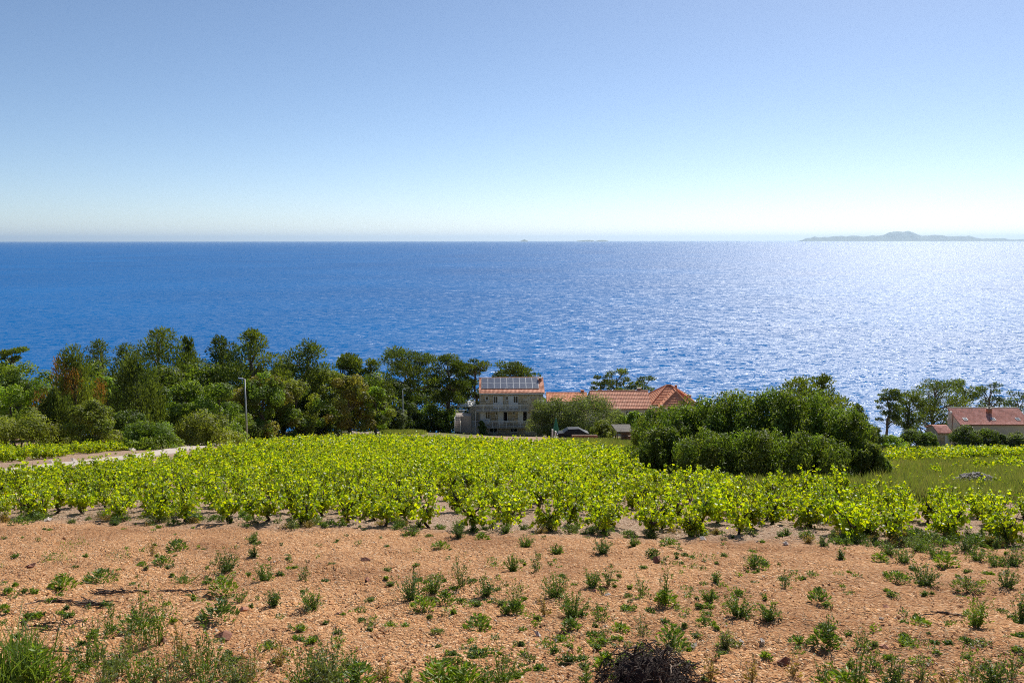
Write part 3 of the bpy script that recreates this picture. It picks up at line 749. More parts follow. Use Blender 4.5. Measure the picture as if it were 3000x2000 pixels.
    T('shrub', 'green shrub touching the stone annex', 'shrub', 2722, 1266, 55, 142, 'shrub', BROAD, 2400, 0.22, 0.03, G5)
    T('shrub', 'tallest rounded shrub in front of the pink-roofed house', 'shrub', 2832, 1248, 84, 141, 'shrub', OLIVE + DARKB, 3600, 0.22, 0.03, G5)
    T('shrub', 'shrub right of the tallest one before the cream wall', 'shrub', 2890, 1254, 70, 141, 'shrub', OLIVE + DARKB, 3200, 0.22, 0.03, G5)
    T('shrub', 'small dark shrub before the cream wall, second from the right edge', 'shrub', 2934, 1270, 45, 141, 'shrub', DARKB, 2000, 0.22, 0.03, G5)
    T('shrub', 'shrub before the cream wall at the right edge of the picture', 'shrub', 2985, 1268, 80, 141, 'shrub', OLIVE + DARKB, 3200, 0.22, 0.03, G5)
    T('shrub', 'yellow-green bush by the stone pillar on the right', 'shrub', 2622, 1278, 75, 122, 'shrub', BRIGHT, 2200, 0.2, 0.03)
    T('shrub', 'dark thorny bush alone in the right-hand field', 'shrub', 2678, 1312, 46, 80, 'shrub', DARKB, 2000, 0.14, 0.03)
    T('shrub', 'small dark bush left of the thorny one in the right-hand field', 'shrub', 2632, 1318, 28, 86, 'shrub', DARKB, 1000, 0.14, 0.03)
wood()

# ------------------------------------------------------------------ buildings
def tiles(name, mat, parent, x0, x1, ye, ze, yr, zr, period=0.21, course=0.38, amp=0.05, thick=0.07, taper=(0, 0)):
    """one slope of pan tiles from the eave (ye,ze) to the ridge (yr,zr): waves across, stepped courses up the slope"""
    L_ = math.hypot(yr - ye, zr - ze); nr = max(2, int(round(L_ / course)))
    per = 6 if period > 0.15 else 4
    nx = max(6, int((x1 - x0) / period * per)); uy, uz = (yr - ye) / L_, (zr - ze) / L_
    ny, nz = -uz * (1 if uy > 0 else -1), abs(uy)
    if nz < 0: ny, nz = -ny, -nz
    xs = np.linspace(0, 1, nx + 1); rows = []
    for k in range(nr):
        for e, lift in ((0.0, thick), (1.0, 0.012)):
            t = (k + e) / nr
            a = x0 + taper[0] * t; b = x1 - taper[1] * t
            X = a + (b - a) * xs
            w = amp * np.abs(np.sin(math.pi * (X - x0) / period)) ** 0.8 + lift
            rows.append(np.stack([X, ye + uy * L_ * t + ny * w, ze + uz * L_ * t + nz * w], -1))
    v = np.concatenate(rows); n1 = nx + 1
    i = np.arange(len(rows) * n1).reshape(len(rows), n1)
    f = np.stack([i[:-1, :-1], i[:-1, 1:], i[1:, 1:], i[1:, :-1]], -1).reshape(-1, 4)
    return link(name, mesh_np(name, v, f, mat), parent)

STONE_COL = [(0.70, 0.58, 0.39), (0.63, 0.52, 0.35), (0.74, 0.64, 0.46), (0.55, 0.46, 0.31), (0.67, 0.54, 0.35), (0.78, 0.70, 0.55)]
def stone_mesh(k, col):
    r = np.random.default_rng(100 + k)
    b = 0.06
    v = np.array([(-.5, 0, -.5), (.5, 0, -.5), (.5, 0, .5), (-.5, 0, .5), (-.5 + b * .6, -1, -.5 + b * 1.4), (.5 - b * .6, -1, -.5 + b * 1.4), (.5 - b * .6, -1, .5 - b * 1.4), (-.5 + b * .6, -1, .5 - b * 1.4)], float)
    v[4:, 1] += r.uniform(-.25, .35, 4); v[4:, [0, 2]] += r.normal(0, .015, (4, 2))
    f = np.array([(4, 5, 6, 7), (0, 1, 5, 4), (1, 2, 6, 5), (2, 3, 7, 6), (3, 0, 4, 7)])
    return mesh_np('stone_block', v, f, M['stone'], np.tile(np.array(col), (8, 1)))
STONES = [stone_mesh(k, np.array(STONE_COL[k % 6]) * (0.85 + 0.03 * (k % 11))) for k in range(18)]
def masonry(root, W, z0, z1, openings, seed, cap, course=0.30, lens=(0.45, 1.0), depth=0.07, y=0.0):
    """stone blocks laid in courses on the front of a wall, round the openings"""
    r = random.Random(seed); cells = []
    z = z0
    while z < z1 - 0.08:
        h = min(course * r.uniform(0.8, 1.2), z1 - z)
        zm = z + h / 2
        cuts = sorted((a, b) for a, b, c, d in openings if c - 0.02 < zm < d + 0.02)
        x = 0.0; spans = []
        for a, b in cuts:
            if a > x: spans.append((x, a))
            x = max(x, b)
        if x < W: spans.append((x, W))
        for a, b in spans:
            q = a
            while q < b - 0.05:
                l = r.uniform(*lens)
                if b - q - l < 0.3: l = b - q
                cells.append((q, q + l, z, z + h)); q += l
        z += h
    r.shuffle(cells)
    cells.sort(key=lambda c: -round((c[1] - c[0]) * (c[3] - c[2]), 1))
    vv = []; ff = []; tt = []
    for i, (a, b, c, d) in enumerate(cells):
        me = STONES[r.randrange(18)]
        if i < cap:
            o = link('stone_block', me, root, ((a + b) / 2, y, (c + d) / 2)); o.scale = (b - a - 0.025, depth, d - c - 0.025)
        else:
            n = len(vv) * 8
            co = np.array([vt.co for vt in me.vertices]) * np.array([b - a - .025, depth, d - c - .025]) + np.array([(a + b) / 2, y, (c + d) / 2])
            vv.append(co); ff.append(np.array([p.vertices[:] for p in me.polygons]) + n); tt.append(np.tile(np.array(STONE_COL[r.randrange(6)]), (8, 1)))
    if vv:
        o = link('stone_infill', mesh_np('stone_infill', np.concatenate(vv), np.concatenate(ff), M['stone'], np.concatenate(tt)), root); o['kind'] = 'stuff'

def window(root, x0, x1, z0, z1, y=0.0, name='window', frame=0.09, leaves=2, panel=0.0, glass='glass'):
    """frame with sill proud of the wall, panes set back"""
    m = MB()
    m.box(x0, x0 + frame, y - .1, y + .06, z0, z1); m.box(x1 - frame, x1, y - .1, y + .06, z0, z1)
    m.box(x0 + frame, x1 - frame, y - .1, y + .06, z1 - frame, z1); m.box(x0 + frame, x1 - frame, y - .1, y + .06, z0, z0 + frame)
    fo = m.build(name, M['white'], root)
    a, b = x0 + frame, x1 - frame; w = (b - a) / leaves
    if panel: MB().box(a, b, y - .03, y + .02, z0 + frame, z0 + panel).build('door_panel', M['white'], fo)
    for k in range(leaves):
        MB().box(a + k * w + .03, a + (k + 1) * w - .03, y + .01, y + .04, max(z0 + frame, z0 + panel) + .02, z1 - frame - .02).build('pane', M[glass], fo)
    if leaves > 1:
        for k in range(1, leaves): MB().box(a + k * w - .032, a + k * w + .032, y - .04, y + .05, max(z0 + frame, z0 + panel), z1 - frame).build('mullion', M['white'], fo)
    return fo
def shutter(root, x0, x1, z0, z1, y):
    m = MB(); m.box(x0, x1, y - .05, y, z0, z1)
    o = m.build('shutter', M['white'], root)
    for a, b in ((.08, .34), (.38, .62), (.66, .94)):
        MB().box(x0 + .09, x1 - .09, y - .062, y - .049, z0 + (z1 - z0) * a, z0 + (z1 - z0) * b).build('shutter_panel', M['white'], o)
    return o
def balcony(root, x0, x1, yf, yb, z, rail, side_left=True, seed=1, n_bay=6):
    o = MB().box(x0, x1, yf, yb, z - .2, z).build('balcony_slab', M['slab'], root)
    m = MB()
    def run(a, b, fx):
        L_ = b - a; k = max(2, int(L_ / 0.13))
        for i in range(k + 1):
            t = a + L_ * i / k
            if fx: m.box(t - .012, t + .012, yf + .04, yf + .064, z + .1, z + rail - .02)
            else: m.box(x0 + .04, x0 + .056, t - .008, t + .008, z + .1, z + rail - .02)
    run(x0 + .05, x1 - .05, True)
    m.box(x0, x1, yf + .01, yf + .09, z + rail - .07, z + rail); m.box(x0, x1, yf + .03, yf + .07, z + .08, z + .12)
    m.box(x0, x1, yf + .03, yf + .07, z + rail - .22, z + rail - .18)
    if side_left:
        run(yf + .1, yb - .05, False); m.box(x0 + .025, x0 + .075, yf + .08, yb, z + rail - .05, z + rail)
    m.build('railing', M['white_metal'], o)
    for i in range(n_bay + 1):
        t = x0 + .05 + (x1 - x0 - .1) * i / n_bay
        MB().box(t - .03, t + .03, yf - .012, yf + .024, z - .15, z + rail - .01).build('railing_post', M['white_metal'], o)
    return o

def stone_house():
    d = 130.0; q = 144.7
    base = P(1406, 1296, d)
    root = thing('stone_house', 'three-storey stone house with solar panels and white balconies', 'house', base, math.radians(1.5))
    zl = lambda zz: P(1500, 1090 + zz / 7.84, d).z - base.z          # facade height of a row of the enlarged view
    xl = lambda xx: (xx - 595) / q
    W = 10.16; D = 8.6; ze = zl(492)
    core = MB(); core.box(0.02, W - .02, 0.0, D, -1.5, ze); core.build('wall', M['mortar'], root)
    op = []
    def reg(a, b, c, dd): op.append((xl(a), xl(b), zl(dd), zl(c))); return xl(a), xl(b), zl(dd), zl(c)
    yw = -0.02
    # upper floor
    w1 = reg(720, 800, 548, 648); window(root, *w1, yw, leaves=1)
    d1 = reg(905, 1018, 545, 832); window(root, *d1, yw, 'balcony_door', panel=0.95)
    w2 = reg(1195, 1262, 548, 645); window(root, *w2, yw, leaves=1)
    d2 = reg(1372, 1490, 540, 832); window(root, *d2, yw, 'balcony_door', panel=0.95)
    # middle floor
    d3 = reg(718, 838, 898, 1190); window(root, *d3, yw, 'balcony_door', panel=0.95)
    w3 = reg(950, 1020, 898, 985); window(root, *w3, yw, leaves=1)
    d4 = reg(1132, 1248, 895, 1195); window(root, *d4, yw, 'balcony_door', leaves=1, glass='dark')
    w4 = reg(1352, 1422, 895, 975); window(root, *w4, yw, leaves=1)
    d5 = reg(1592, 1706, 890, 1180); window(root, *d5, yw, 'balcony_door', leaves=1, glass='dark')
    # basement
    window(root, *reg(815, 1005, 1268, 1390), yw, leaves=2); window(root, *reg(1295, 1482, 1283, 1380), yw, leaves=2); window(root, *reg(1768, 1960, 1272, 1375), yw, leaves=2, glass='dark')
    for a, b, c, e in ((1020, 1130, 548, 832), (1262, 1372, 545, 832), (605, 716, 905, 1190), (1020, 1132, 905, 1200), (1482, 1592, 898, 1190)):
        shutter(root, xl(a), xl(b), zl(e), zl(c), -0.10)
    masonry(root, W, -0.9, ze, op, 5, 290)
    # side returns of the stonework
    MB().box(W - .018, W + .05, -0.05, D, -1.5, ze - .01).build('side_wall', M['plaster'], root)
    MB().box(-0.06, 0.018, -0.05, D, -1.5, ze - .01).build('side_wall', M['plaster'], root)
    # roof
    yr = 4.3; zr = ze + 0.36 * 4.6; ov = 0.35; xa, xb = -0.12, W + 0.28
    rf = MB().prism([(-ov, ze - .02), (yr, zr), (D + ov, ze - .02), (D + ov, ze + .10), (yr, zr + .12), (-ov, ze + .10)], xa, xb).build('roof', M['plaster'], root)
    tiles('tile_slope', M['tile'], rf, xa - .03, xb + .03, -ov - .05, ze + .10, yr, zr + .13)
    tiles('tile_slope', M['tile'], rf, xa - .03, xb + .03, D + ov + .05, ze + .10, yr, zr + .13)
    MB().tube([(xa - .05, yr, zr + .17), (xb + .05, yr, zr + .17)], 0.11, 8).build('ridge_cap', M['tile'], rf)
    MB().box(xa, xb, -ov - .14, -ov - .03, ze - .06, ze + .05).build('gutter', M['white_metal'], rf)
    MB().tube([(W + .02, -.12, ze - .05), (W + .02, -.12, -1)], 0.045, 6).build('downpipe', M['white_metal'], root)
    MB().tube([(.16, -.12, ze - .05), (.16, -.12, -1)], 0.045, 6).build('downpipe', M['white_metal'], root)
    ch = MB().box(W - .45, W - .02, 3.1, 3.6, zr - .9, zr + .28).build('chimney', M['brick'], rf)
    MB().box(W - .52, W + .05, 3.03, 3.67, zr + .28, zr + .36).build('chimney_cap', M['slab'], ch)
    # solar panels: nine columns, two rows, laid on the slope
    sl = math.atan2(zr + .13 - (ze + .10), yr + ov + .05); cs, sn = math.cos(sl), math.sin(sl)
    L_ = math.hypot(yr + ov + .05, zr + .03 - ze)
    u0, u1 = 0.26 * L_, 0.965 * L_; px0, px1 = 0.26, W - 0.56
    pw = (px1 - px0) / 9; ph = (u1 - u0) / 2
    def slope_pt(x, u, n): return (x, -ov - .05 + u * cs - n * sn, ze + .10 + u * sn + n * cs)
    for i in range(9):
        for j in range(2):
            a, b = px0 + i * pw + .012, px0 + (i + 1) * pw - .012; c, e = u0 + j * ph + .012, u0 + (j + 1) * ph - .012
            def slab(a, b, c, e, n0, n1):
                v = [slope_pt(x, u, n) for n in (n0, n1) for x, u in ((a, c), (b, c), (b, e), (a, e))]
                return v, [(0, 3, 2, 1), (4, 5, 6, 7), (0, 1, 5, 4), (1, 2, 6, 5), (2, 3, 7, 6), (3, 0, 4, 7)]
            po = MB().add(*slab(a, b, c, e, .13, .18)).build('solar_panel', M['alu'], root)
            cells = MB()
            cw = (b - a - .07) / 6; 
            for k in range(6): cells.add(*slab(a + .035 + k * cw + .006, a + .035 + (k + 1) * cw - .006, c + .035, e - .035, .181, .185))
            cells.build('cell_strip', M['panel'], po)
    # balconies
    zt = zl(872) + .02; balcony(root, xl(500), xl(1722), -1.25, -0.08, zl(850), zl(712) - zl(850), n_bay=7)
    balcony(root, xl(722), xl(1708), -1.25, -0.08, zl(1222), zl(1085) - zl(1222), n_bay=6)
    # side terrace with table and chairs on the left
    MB().box(xl(345), -0.065, -1.2, 5.0, zl(1200) - .2, zl(1200)).build('terrace_slab', M['slab'], root)
    MB().box(xl(345) + .02, -0.07, -1.1, 5.0, -1.6, zl(1200) - .205).build('terrace_base', M['plaster'], root)
    rl = MB()
    for i in range(18): rl.box(xl(345) + i * .11, xl(345) + i * .11 + .016, -1.2, -1.18, zl(1200) + .02, zl(1080))
    rl.box(xl(345), -0.07, -1.215, -1.165, zl(1080), zl(1080) + .05)
    rl.build('terrace_railing', M['white_metal'], root)
    MB().box(xl(488), xl(500), -1.22, -1.15, -1.2, zl(860)).build('terrace_post', M['white_metal'], root)
    MB().box(xl(345), -.07, 3.0, 3.2, zl(1200), zl(865)).build('rear_wall', M['plaster'], root)
    # lamp bracket on the chimney side and small aerial
    MB().tube([(-.2, .3, ze + .7), (-.35, .2, ze + .78)], .04, 6).build('wall_lamp', M['white_metal'], root)
    return root, base, xl, zl
H1, H1base, XL, ZL = stone_house()

def balcony_furniture():
    # tables and chairs on the lower balcony and terrace, built at real size
    a = math.radians(1.5)
    def put(x, y, z): return (H1base.x + x * math.cos(a) - y * math.sin(a), H1base.y + x * math.sin(a) + y * math.cos(a), H1base.z + z)
    def chair(x, y, z, rz, lab):
        t = thing('garden_chair', lab, 'chair', put(x, y, z), rz, 'balcony chairs')
        MB().box(-.22, .22, -.22, .22, .42, .46).build('seat', M['wood'], t); MB().box(-.22, .22, .19, .22, .46, .88).build('backrest', M['wood'], t)
        for sx in (-1, 1):
            for sy in (-1, 1): MB().box(sx * .2 - .02, sx * .2 + .02, sy * .2 - .02, sy * .2 + .02, 0, .42).build('leg', M['wood'], t)
    def table(x, y, z, lab, mat):
        t = thing('garden_table', lab, 'table', put(x, y, z), 0, 'balcony tables')
        MB().box(-.38, .38, -.3, .3, .68, .72).build('table_top', mat, t)
        for sx in (-1, 1):
            for sy in (-1, 1): MB().box(sx * .33 - .02, sx * .33 + .02, sy * .25 - .02, sy * .25 + .02, 0, .68).build('leg', mat, t)
    zf = ZL(1222) + .005
    table(XL(1235), -.7, zf, 'white table on the lower balcony of the stone house', M['white'])
    chair(XL(1330), -.65, zf, 1.5, 'wooden chair right of the white table on the lower balcony')
    table(XL(880), -.7, zf, 'wooden table at the left of the lower balcony', M['wood'])
    chair(XL(960), -.65, zf, 1.5, 'wooden chair by the wooden table on the lower balcony')
    chair(XL(545), -.5, ZL(1200) + .005, 0.3, 'wooden chair on the left side terrace of the stone house')
    chair(XL(545), -.5, ZL(850) + .005, 0.2, 'chair at the left end of the upper balcony')
balcony_furniture()

def outside_stairs():
    d = 126.0
    b = P(1331, 1254, d)
    t = thing('outside_stairs', 'white-edged concrete steps with railing left of the stone house', 'stairs', b, 0)
    zl = lambda py: P(1331, py, d).z - b.z
    w = 17 * d / FPX
    ztop = zl(1226); n = 6
    for i in range(n):
        MB().box(.08, w - .06, i * .3, (i + 1) * .3 + .02, -.5 if i == 0 else ztop * (i) / n - .05, ztop * (i + 1) / n).build('step', M['concrete'], t)
    MB().box(-.02, .075, -.02, n * .3 + .1, -.6, ztop + .1).build('stringer', M['white'], t)
    MB().box(w - .055, w + .07, -.02, n * .3 + .1, -.6, ztop * .6).build('stringer', M['concrete'], t)
    MB().box(.0, w + 1.6, n * .3 + .1, n * .3 + 2.4, ztop - .35, ztop + .02).build('landing', M['concrete'], t)
    MB().box(.0, w + 1.6, n * .3 + .12, n * .3 + 2.4, -1.2, ztop - .355).build('landing_base', M['concrete'], t)
    m = MB(); r = zl(1211)
    for i in range(12): m.box(.05 + i * .12, .075 + i * .12, n * .3 + .9, n * .3 + .92, ztop + .02, r - .03)
    m.box(.0, w + .9, n * .3 + .88, n * .3 + .94, r - .05, r + .02); m.box(.0, w + .9, n * .3 + .89, n * .3 + .93, ztop + .05, ztop + .1)
    m.box(.0, .06, n * .3 + .86, n * .3 + .92, ztop - .3, r + .02)
    m.build('railing', M['white_metal'], t)
    MB().box(w - .03, w + .05, -.1, -.02, -.6, zl(1228)).build('railing_post', M['white_metal'], t)
    return t
outside_stairs()

def canopy():
    d = 137.0
    b = P(1338, 1215, d); t = thing('canopy_shed', 'white corrugated canopy roof left of the stone house', 'canopy', b, 0)
    z1 = P(1338, 1174, d).z - b.z; z0 = P(1338, 1191, d).z - b.z; w = 55 * d / FPX
    m = MB(); n = 10; pan = w / n
    rf = None
    yb = 2.2
    zb = P(1338, 1173.5, d + yb).z - b.z
    for i in range(n):
        o = MB().prism([(0, z0), (yb, zb), (yb, zb + .05), (0, z0 + .05)], i * pan + .012, (i + 1) * pan - .012).build('roof_panel', M['white'], t)
    MB().prism([(-.03, z0 - .12), (.0, z0 - .12), (.0, z0 + .06), (-.03, z0 + .06)], 0, w).build('fascia', M['white'], t)
    for x in (.1, w * .5, w * .82, w - .1):
        MB().box(x - .04, x + .04, .2, .28, -2.5, z0 + .02).build('post', M['white_metal'], t)
    MB().box(w * .6, w, .1, .17, P(1338, 1203, d).z - b.z - .05, P(1338, 1203, d).z - b.z + .05).build('rail', M['white_metal'], t)
    MB().box(w * .62, w, .6, .75, -2.5, P(1338, 1205, d).z - b.z).build('side_wall', M['cream'], t)
canopy()

def gabled(name, label, px0, px1, py_eave, py_ridge, d, depth, pitch_run, mat, wallmat, py_base, period=0.24, course=0.40, yaw=0.0, mono=False):
    """house whose front eave runs from px0 to px1 at row py_eave; returns (root, size)"""
    a = P(px0, py_base, d); root = thing(name, label, 'house', a, yaw)
    W = (px1 - px0) * d / FPX; ze = P(px0, py_eave, d).z - a.z
    # ridge height from where its row is seen
    zr = P(px0, py_ridge, d + pitch_run).z - a.z
    D = pitch_run if mono else 2 * pitch_run
    ov = 0.3
    s = (zr - ze) / pitch_run
    if mono:
        prof = [(0.0, -3), (D, -3), (D, zr - .02), (0, ze - .02)]
    else:
        prof = [(0.0, -3), (D, -3), (D, ze - .02), (pitch_run, zr - .02), (0, ze - .02)]
    MB().prism(prof, .02, W - .02).build('wall', wallmat, root)
    if mono: rp = [(-ov, ze - ov * s), (D + .15, zr + .15 * s), (D + .15, zr + .15 * s + .1), (-ov, ze - ov * s + .1)]
    else: rp = [(-ov, ze - ov * s), (pitch_run, zr), (D + ov, ze - ov * s), (D + ov, ze - ov * s + .1), (pitch_run, zr + .1), (-ov, ze - ov * s + .1)]
    rf = MB().prism(rp, -.12, W + .12).build('roof', M['brick'], root)
    tiles('tile_slope', mat, rf, -.15, W + .15, -ov - .03, ze - ov * s + .1, D + .15 if mono else pitch_run, zr + (.15 * s if mono else 0) + .11, period, course)
    if not mono: tiles('tile_slope', mat, rf, -.15, W + .15, D + ov + .03, ze - ov * s + .1, pitch_run, zr + .11, period, course)
    return root, rf, W, D, ze, zr, s

def long_house():
    root, rf, W, D, ze, zr, s = gabled('tiled_house', 'long low house with terracotta tiled roof behind the olive trees', 1736, 1911, 1197, 1147.5, 146, 10, 4.6, M['tile'], M['plaster'], 1232, 0.30, 0.42, math.radians(1.0))
    MB().tube([(-.1, 4.6, zr + .16), (W + .1, 4.6, zr + .16)], .12, 8).build('ridge_cap', M['tile'], rf)
    ch = MB().box(W - 1.6, W - 1.15, 5.0, 5.5, zr - .5, zr + .45).build('chimney', M['brick'], rf)
    MB().box(W - 1.75, W - 1.0, 4.85, 5.65, zr + .45, zr + .62).build('chimney_cap', M['slab'], ch)
    window(root, W * .56, W * .56 + 1.0, ze - 1.5, ze - .35, -.03); window(root, W - 1.3, W - .3, ze - 1.4, ze - .3, -.03)
    MB().tube([(W * .42, -.08, ze), (W * .42, -.08, -2)], .05, 6).build('downpipe', M['white_metal'], root)
long_house()
def short_house():
    root, rf, W, D, ze, zr, s = gabled('tiled_house', 'low orange-tiled house half hidden behind the left olive tree', 1603, 1722, 1176, 1152, 160, 8, 3.2, M['tile_orange'], M['plaster'], 1225, 0.30, 0.42)
    MB().tube([(-.1, 3.2, zr + .16), (W + .1, 3.2, zr + .16)], .12, 8).build('ridge_cap', M['tile_orange'], rf)
    ch = MB().box(W - 1.0, W - .4, 3.4, 4.0, zr - .4, zr + .5).build('chimney', M['brick'], rf)
    MB().box(W - 1.08, W - .32, 3.3, 4.1, zr + .5, zr + .6).build('chimney_cap', M['brick'], ch)
    window(root, 2, 3, ze - 1.6, ze - .4, -.03)
short_house()

def hip_house():
    d = 152.0
    a = P(1906, 1235, d); root = thing('hipped_house', 'house with orange hipped tile roof behind the big thicket', 'house', a, 0)
    k = d / FPX
    ze = P(1906, 1186, d).z - a.z; W = 140 * k; D = 8.5
    xr = 64 * k; zr = P(1970, 1130, d + D / 2).z - a.z
    MB().box(.3, W - .3, .3, D - .3, -3, ze).build('wall', M['cream'], root)
    apex0 = (xr - .4, D / 2, zr); apex1 = (xr + .4, D / 2, zr)
    c = [(0, 0, ze), (W, 0, ze), (W, D, ze), (0, D, ze)]
    rf = MB().add(c + [apex0, apex1], [(0, 1, 5, 4), (1, 2, 5), (2, 3, 4, 5), (3, 0, 4), (0, 3, 2, 1)]).build('roof', M['brick'], root)
    def face(c0, c1, t1, t0, nm='tile_slope', rows=12, per=.32):
        c0, c1, t1, t0 = map(np.array, (c0, c1, t1, t0)); n = np.cross(c1 - c0, t0 - c0); n = n / np.linalg.norm(n); n = n if n[2] > 0 else -n
        L_ = np.linalg.norm(c1 - c0); nx = int(L_ / per * 5); xs = np.linspace(0, 1, nx + 1); vv = []
        e = (c1 - c0) / L_
        for r_ in range(rows):
            for q, lift in ((0, .10), (1, .035)):
                t = (r_ + q) / rows; A = c0 + (t0 - c0) * t; B = c1 + (t1 - c1) * t
                pts = A + (B - A) * xs[:, None]; s_ = (pts - c0) @ e
                vv.append(pts + n * (lift + .035 * np.abs(np.sin(math.pi * s_ / per)) ** .8)[:, None])
        v = np.concatenate(vv); i = np.arange(len(vv) * (nx + 1)).reshape(len(vv), nx + 1)
        f = np.stack([i[:-1, :-1], i[:-1, 1:], i[1:, 1:], i[1:, :-1]], -1).reshape(-1, 4)
        link(nm, mesh_np(nm, v, f, M['tile_orange']), rf)
    face(c[0], c[1], apex1, apex0); face(c[1], c[2], apex1, apex1); face(c[3], c[0], apex0, apex0); face(c[2], c[3], apex0, apex1)
    for p, q in ((c[0], apex0), (c[1], apex1), (c[2], apex1), (c[3], apex0), (apex0, apex1)):
        p = Vector(p) + Vector((0, 0, .14)); q = Vector(q) + Vector((0, 0, .14))
        MB().tube([p, q], .13, 7).build('hip_cap', M['tile_orange'], rf)
    # projecting front wing with its own small hip
    x0, x1 = 18 * k, 112 * k; y0 = -2.4; xm = 76 * k; zw = P(1985, 1150, d - .2).z - a.z
    zw0 = ze - .25
    wc = [(x0, y0, zw0), (x1, y0, zw0)]; wa = (xm, .8, zw); wb = (xm, 3.0, zw)
    MB().box(x0 + .3, x1 - .3, y0 + .3, .3, -3, zw0).build('wing_wall', M['cream'], root)
    face(wc[0], wc[1], wa, wa, rows=7); face((x0, 2.2, zw0), wc[0], wa, wb, rows=7); face(wc[1], (x1, 2.2, zw0), wb, wa, rows=7)
    for p, q in ((wc[0], wa), (wc[1], wa), (wa, wb)):
        p = Vector(p) + Vector((0, 0, .14)); q = Vector(q) + Vector((0, 0, .14))
        MB().tube([p, q], .13, 7).build('hip_cap', M['tile_orange'], rf)
    ch = MB().box(W - 1.3, W - .9, 2.2, 2.7, ze + .2, ze + 1.35).build('chimney', M['brick'], rf)
    MB().box(W - 1.38, W - .82, 2.12, 2.78, ze + 1.35, ze + 1.47).build('chimney_cap', M['slab'], ch)
    MB().box(xr + 1.2, xr + 1.6, D / 2 - .2, D / 2 + .2, zr - .7, zr + .15).build('chimney', M['brick'], rf)
    window(root, W * .75, W * .75 + 1.1, ze - 1.6, ze - .4, .27)
hip_house()

def pink_house():
    root, rf, W, D, ze, zr, s = gabled('pink_roofed_house', 'cream house with single-slope pink tiled roof and skylights at right', 2808, 3020, 1243, 1199.5, 150, 8, 4.4, M['tile_pink'], M['cream'], 1306, 0.20, 0.34, 0.0, True)
    MB().box(-.14, W + .14, 4.5, 4.72, zr + .1, zr + .32).build('ridge_trim', M['plaster'], rf)
    MB().box(-.12, W + .12, -.42, -.32, ze - .3 * s - .05, ze - .3 * s + .08).build('gutter', M['brick'], rf)
    for px in (2826, 2910, 2984):
        x = (px - 2808) * 150 / FPX; y0 = .75; y1 = 1.45
        f = lambda y, n: ze + s * y + .11 + n
        o = MB().add([(x, y0, f(y0, .04)), (x + .75, y0, f(y0, .04)), (x + .75, y1, f(y1, .04)), (x, y1, f(y1, .04)), (x, y0, f(y0, .2)), (x + .75, y0, f(y0, .2)), (x + .75, y1, f(y1, .2)), (x, y1, f(y1, .2))],
                     [(0, 3, 2, 1), (4, 5, 6, 7), (0, 1, 5, 4), (1, 2, 6, 5), (2, 3, 7, 6), (3, 0, 4, 7)]).build('skylight', M['alu'], rf)
        MB().add([(x + .08, y0 + .08, f(y0 + .08, .215)), (x + .67, y0 + .08, f(y0 + .08, .215)), (x + .67, y1 - .08, f(y1 - .08, .215)), (x + .08, y1 - .08, f(y1 - .08, .215))], [(0, 1, 2, 3)]).build('pane', M['panel'], o)
    x = (2914 - 2808) * 150 / FPX
    ch = MB().box(x, x + .75, 2.7, 3.3, ze + 2.6 * s, ze + 2.7 * s + 1.15).build('chimney', M['brick'], rf)
    MB().box(x - .06, x + .81, 2.64, 3.36, ze + 2.7 * s + 1.15, ze + 2.7 * s + 1.24).build('chimney_cap', M['slab'], ch)
    MB().box(x + .25, x + .5, 2.85, 3.15, ze + 2.7 * s + 1.24, ze + 2.7 * s + 1.6).build('chimney_pot', M['slab'], ch)
    MB().box(-.45, .0, 3.6, 3.95, ze - .2, ze + .25).build('air_conditioner', M['white'], root)
    MB().tube([(-.06, 2.6, ze + 1.2), (-.06, 2.6, ze - 2.2)], .05, 6).build('downpipe', M['brick'], root)
    MB().box(-.3, .0, 2.9, 3.3, ze + 1.35, ze + 1.75).build('wall_lamp', M['white'], root)
pink_house()
def annex():
    root, rf, W, D, ze, zr, s = gabled('stone_annex', 'small stone annex with red tiled roof and white door', 2744, 2784, 1268, 1247, 149, 8, 2.1, M['tile_pink'], M['mortar'], 1308, 0.20, 0.34)
    masonry(root, W, -.6, ze - .05, [(1.35, 2.35, -1, ze - .55)], 9, 60, 0.26, (0.3, 0.6), 0.05)
    dr = MB().box(1.38, 2.32, -.09, -.03, -.6, ze - .58).build('door', M['white'], root)
    MB().box(1.46, 1.5, -.13, -.09, .4, .55).build('handle', M['grey_metal'], dr)
annex()

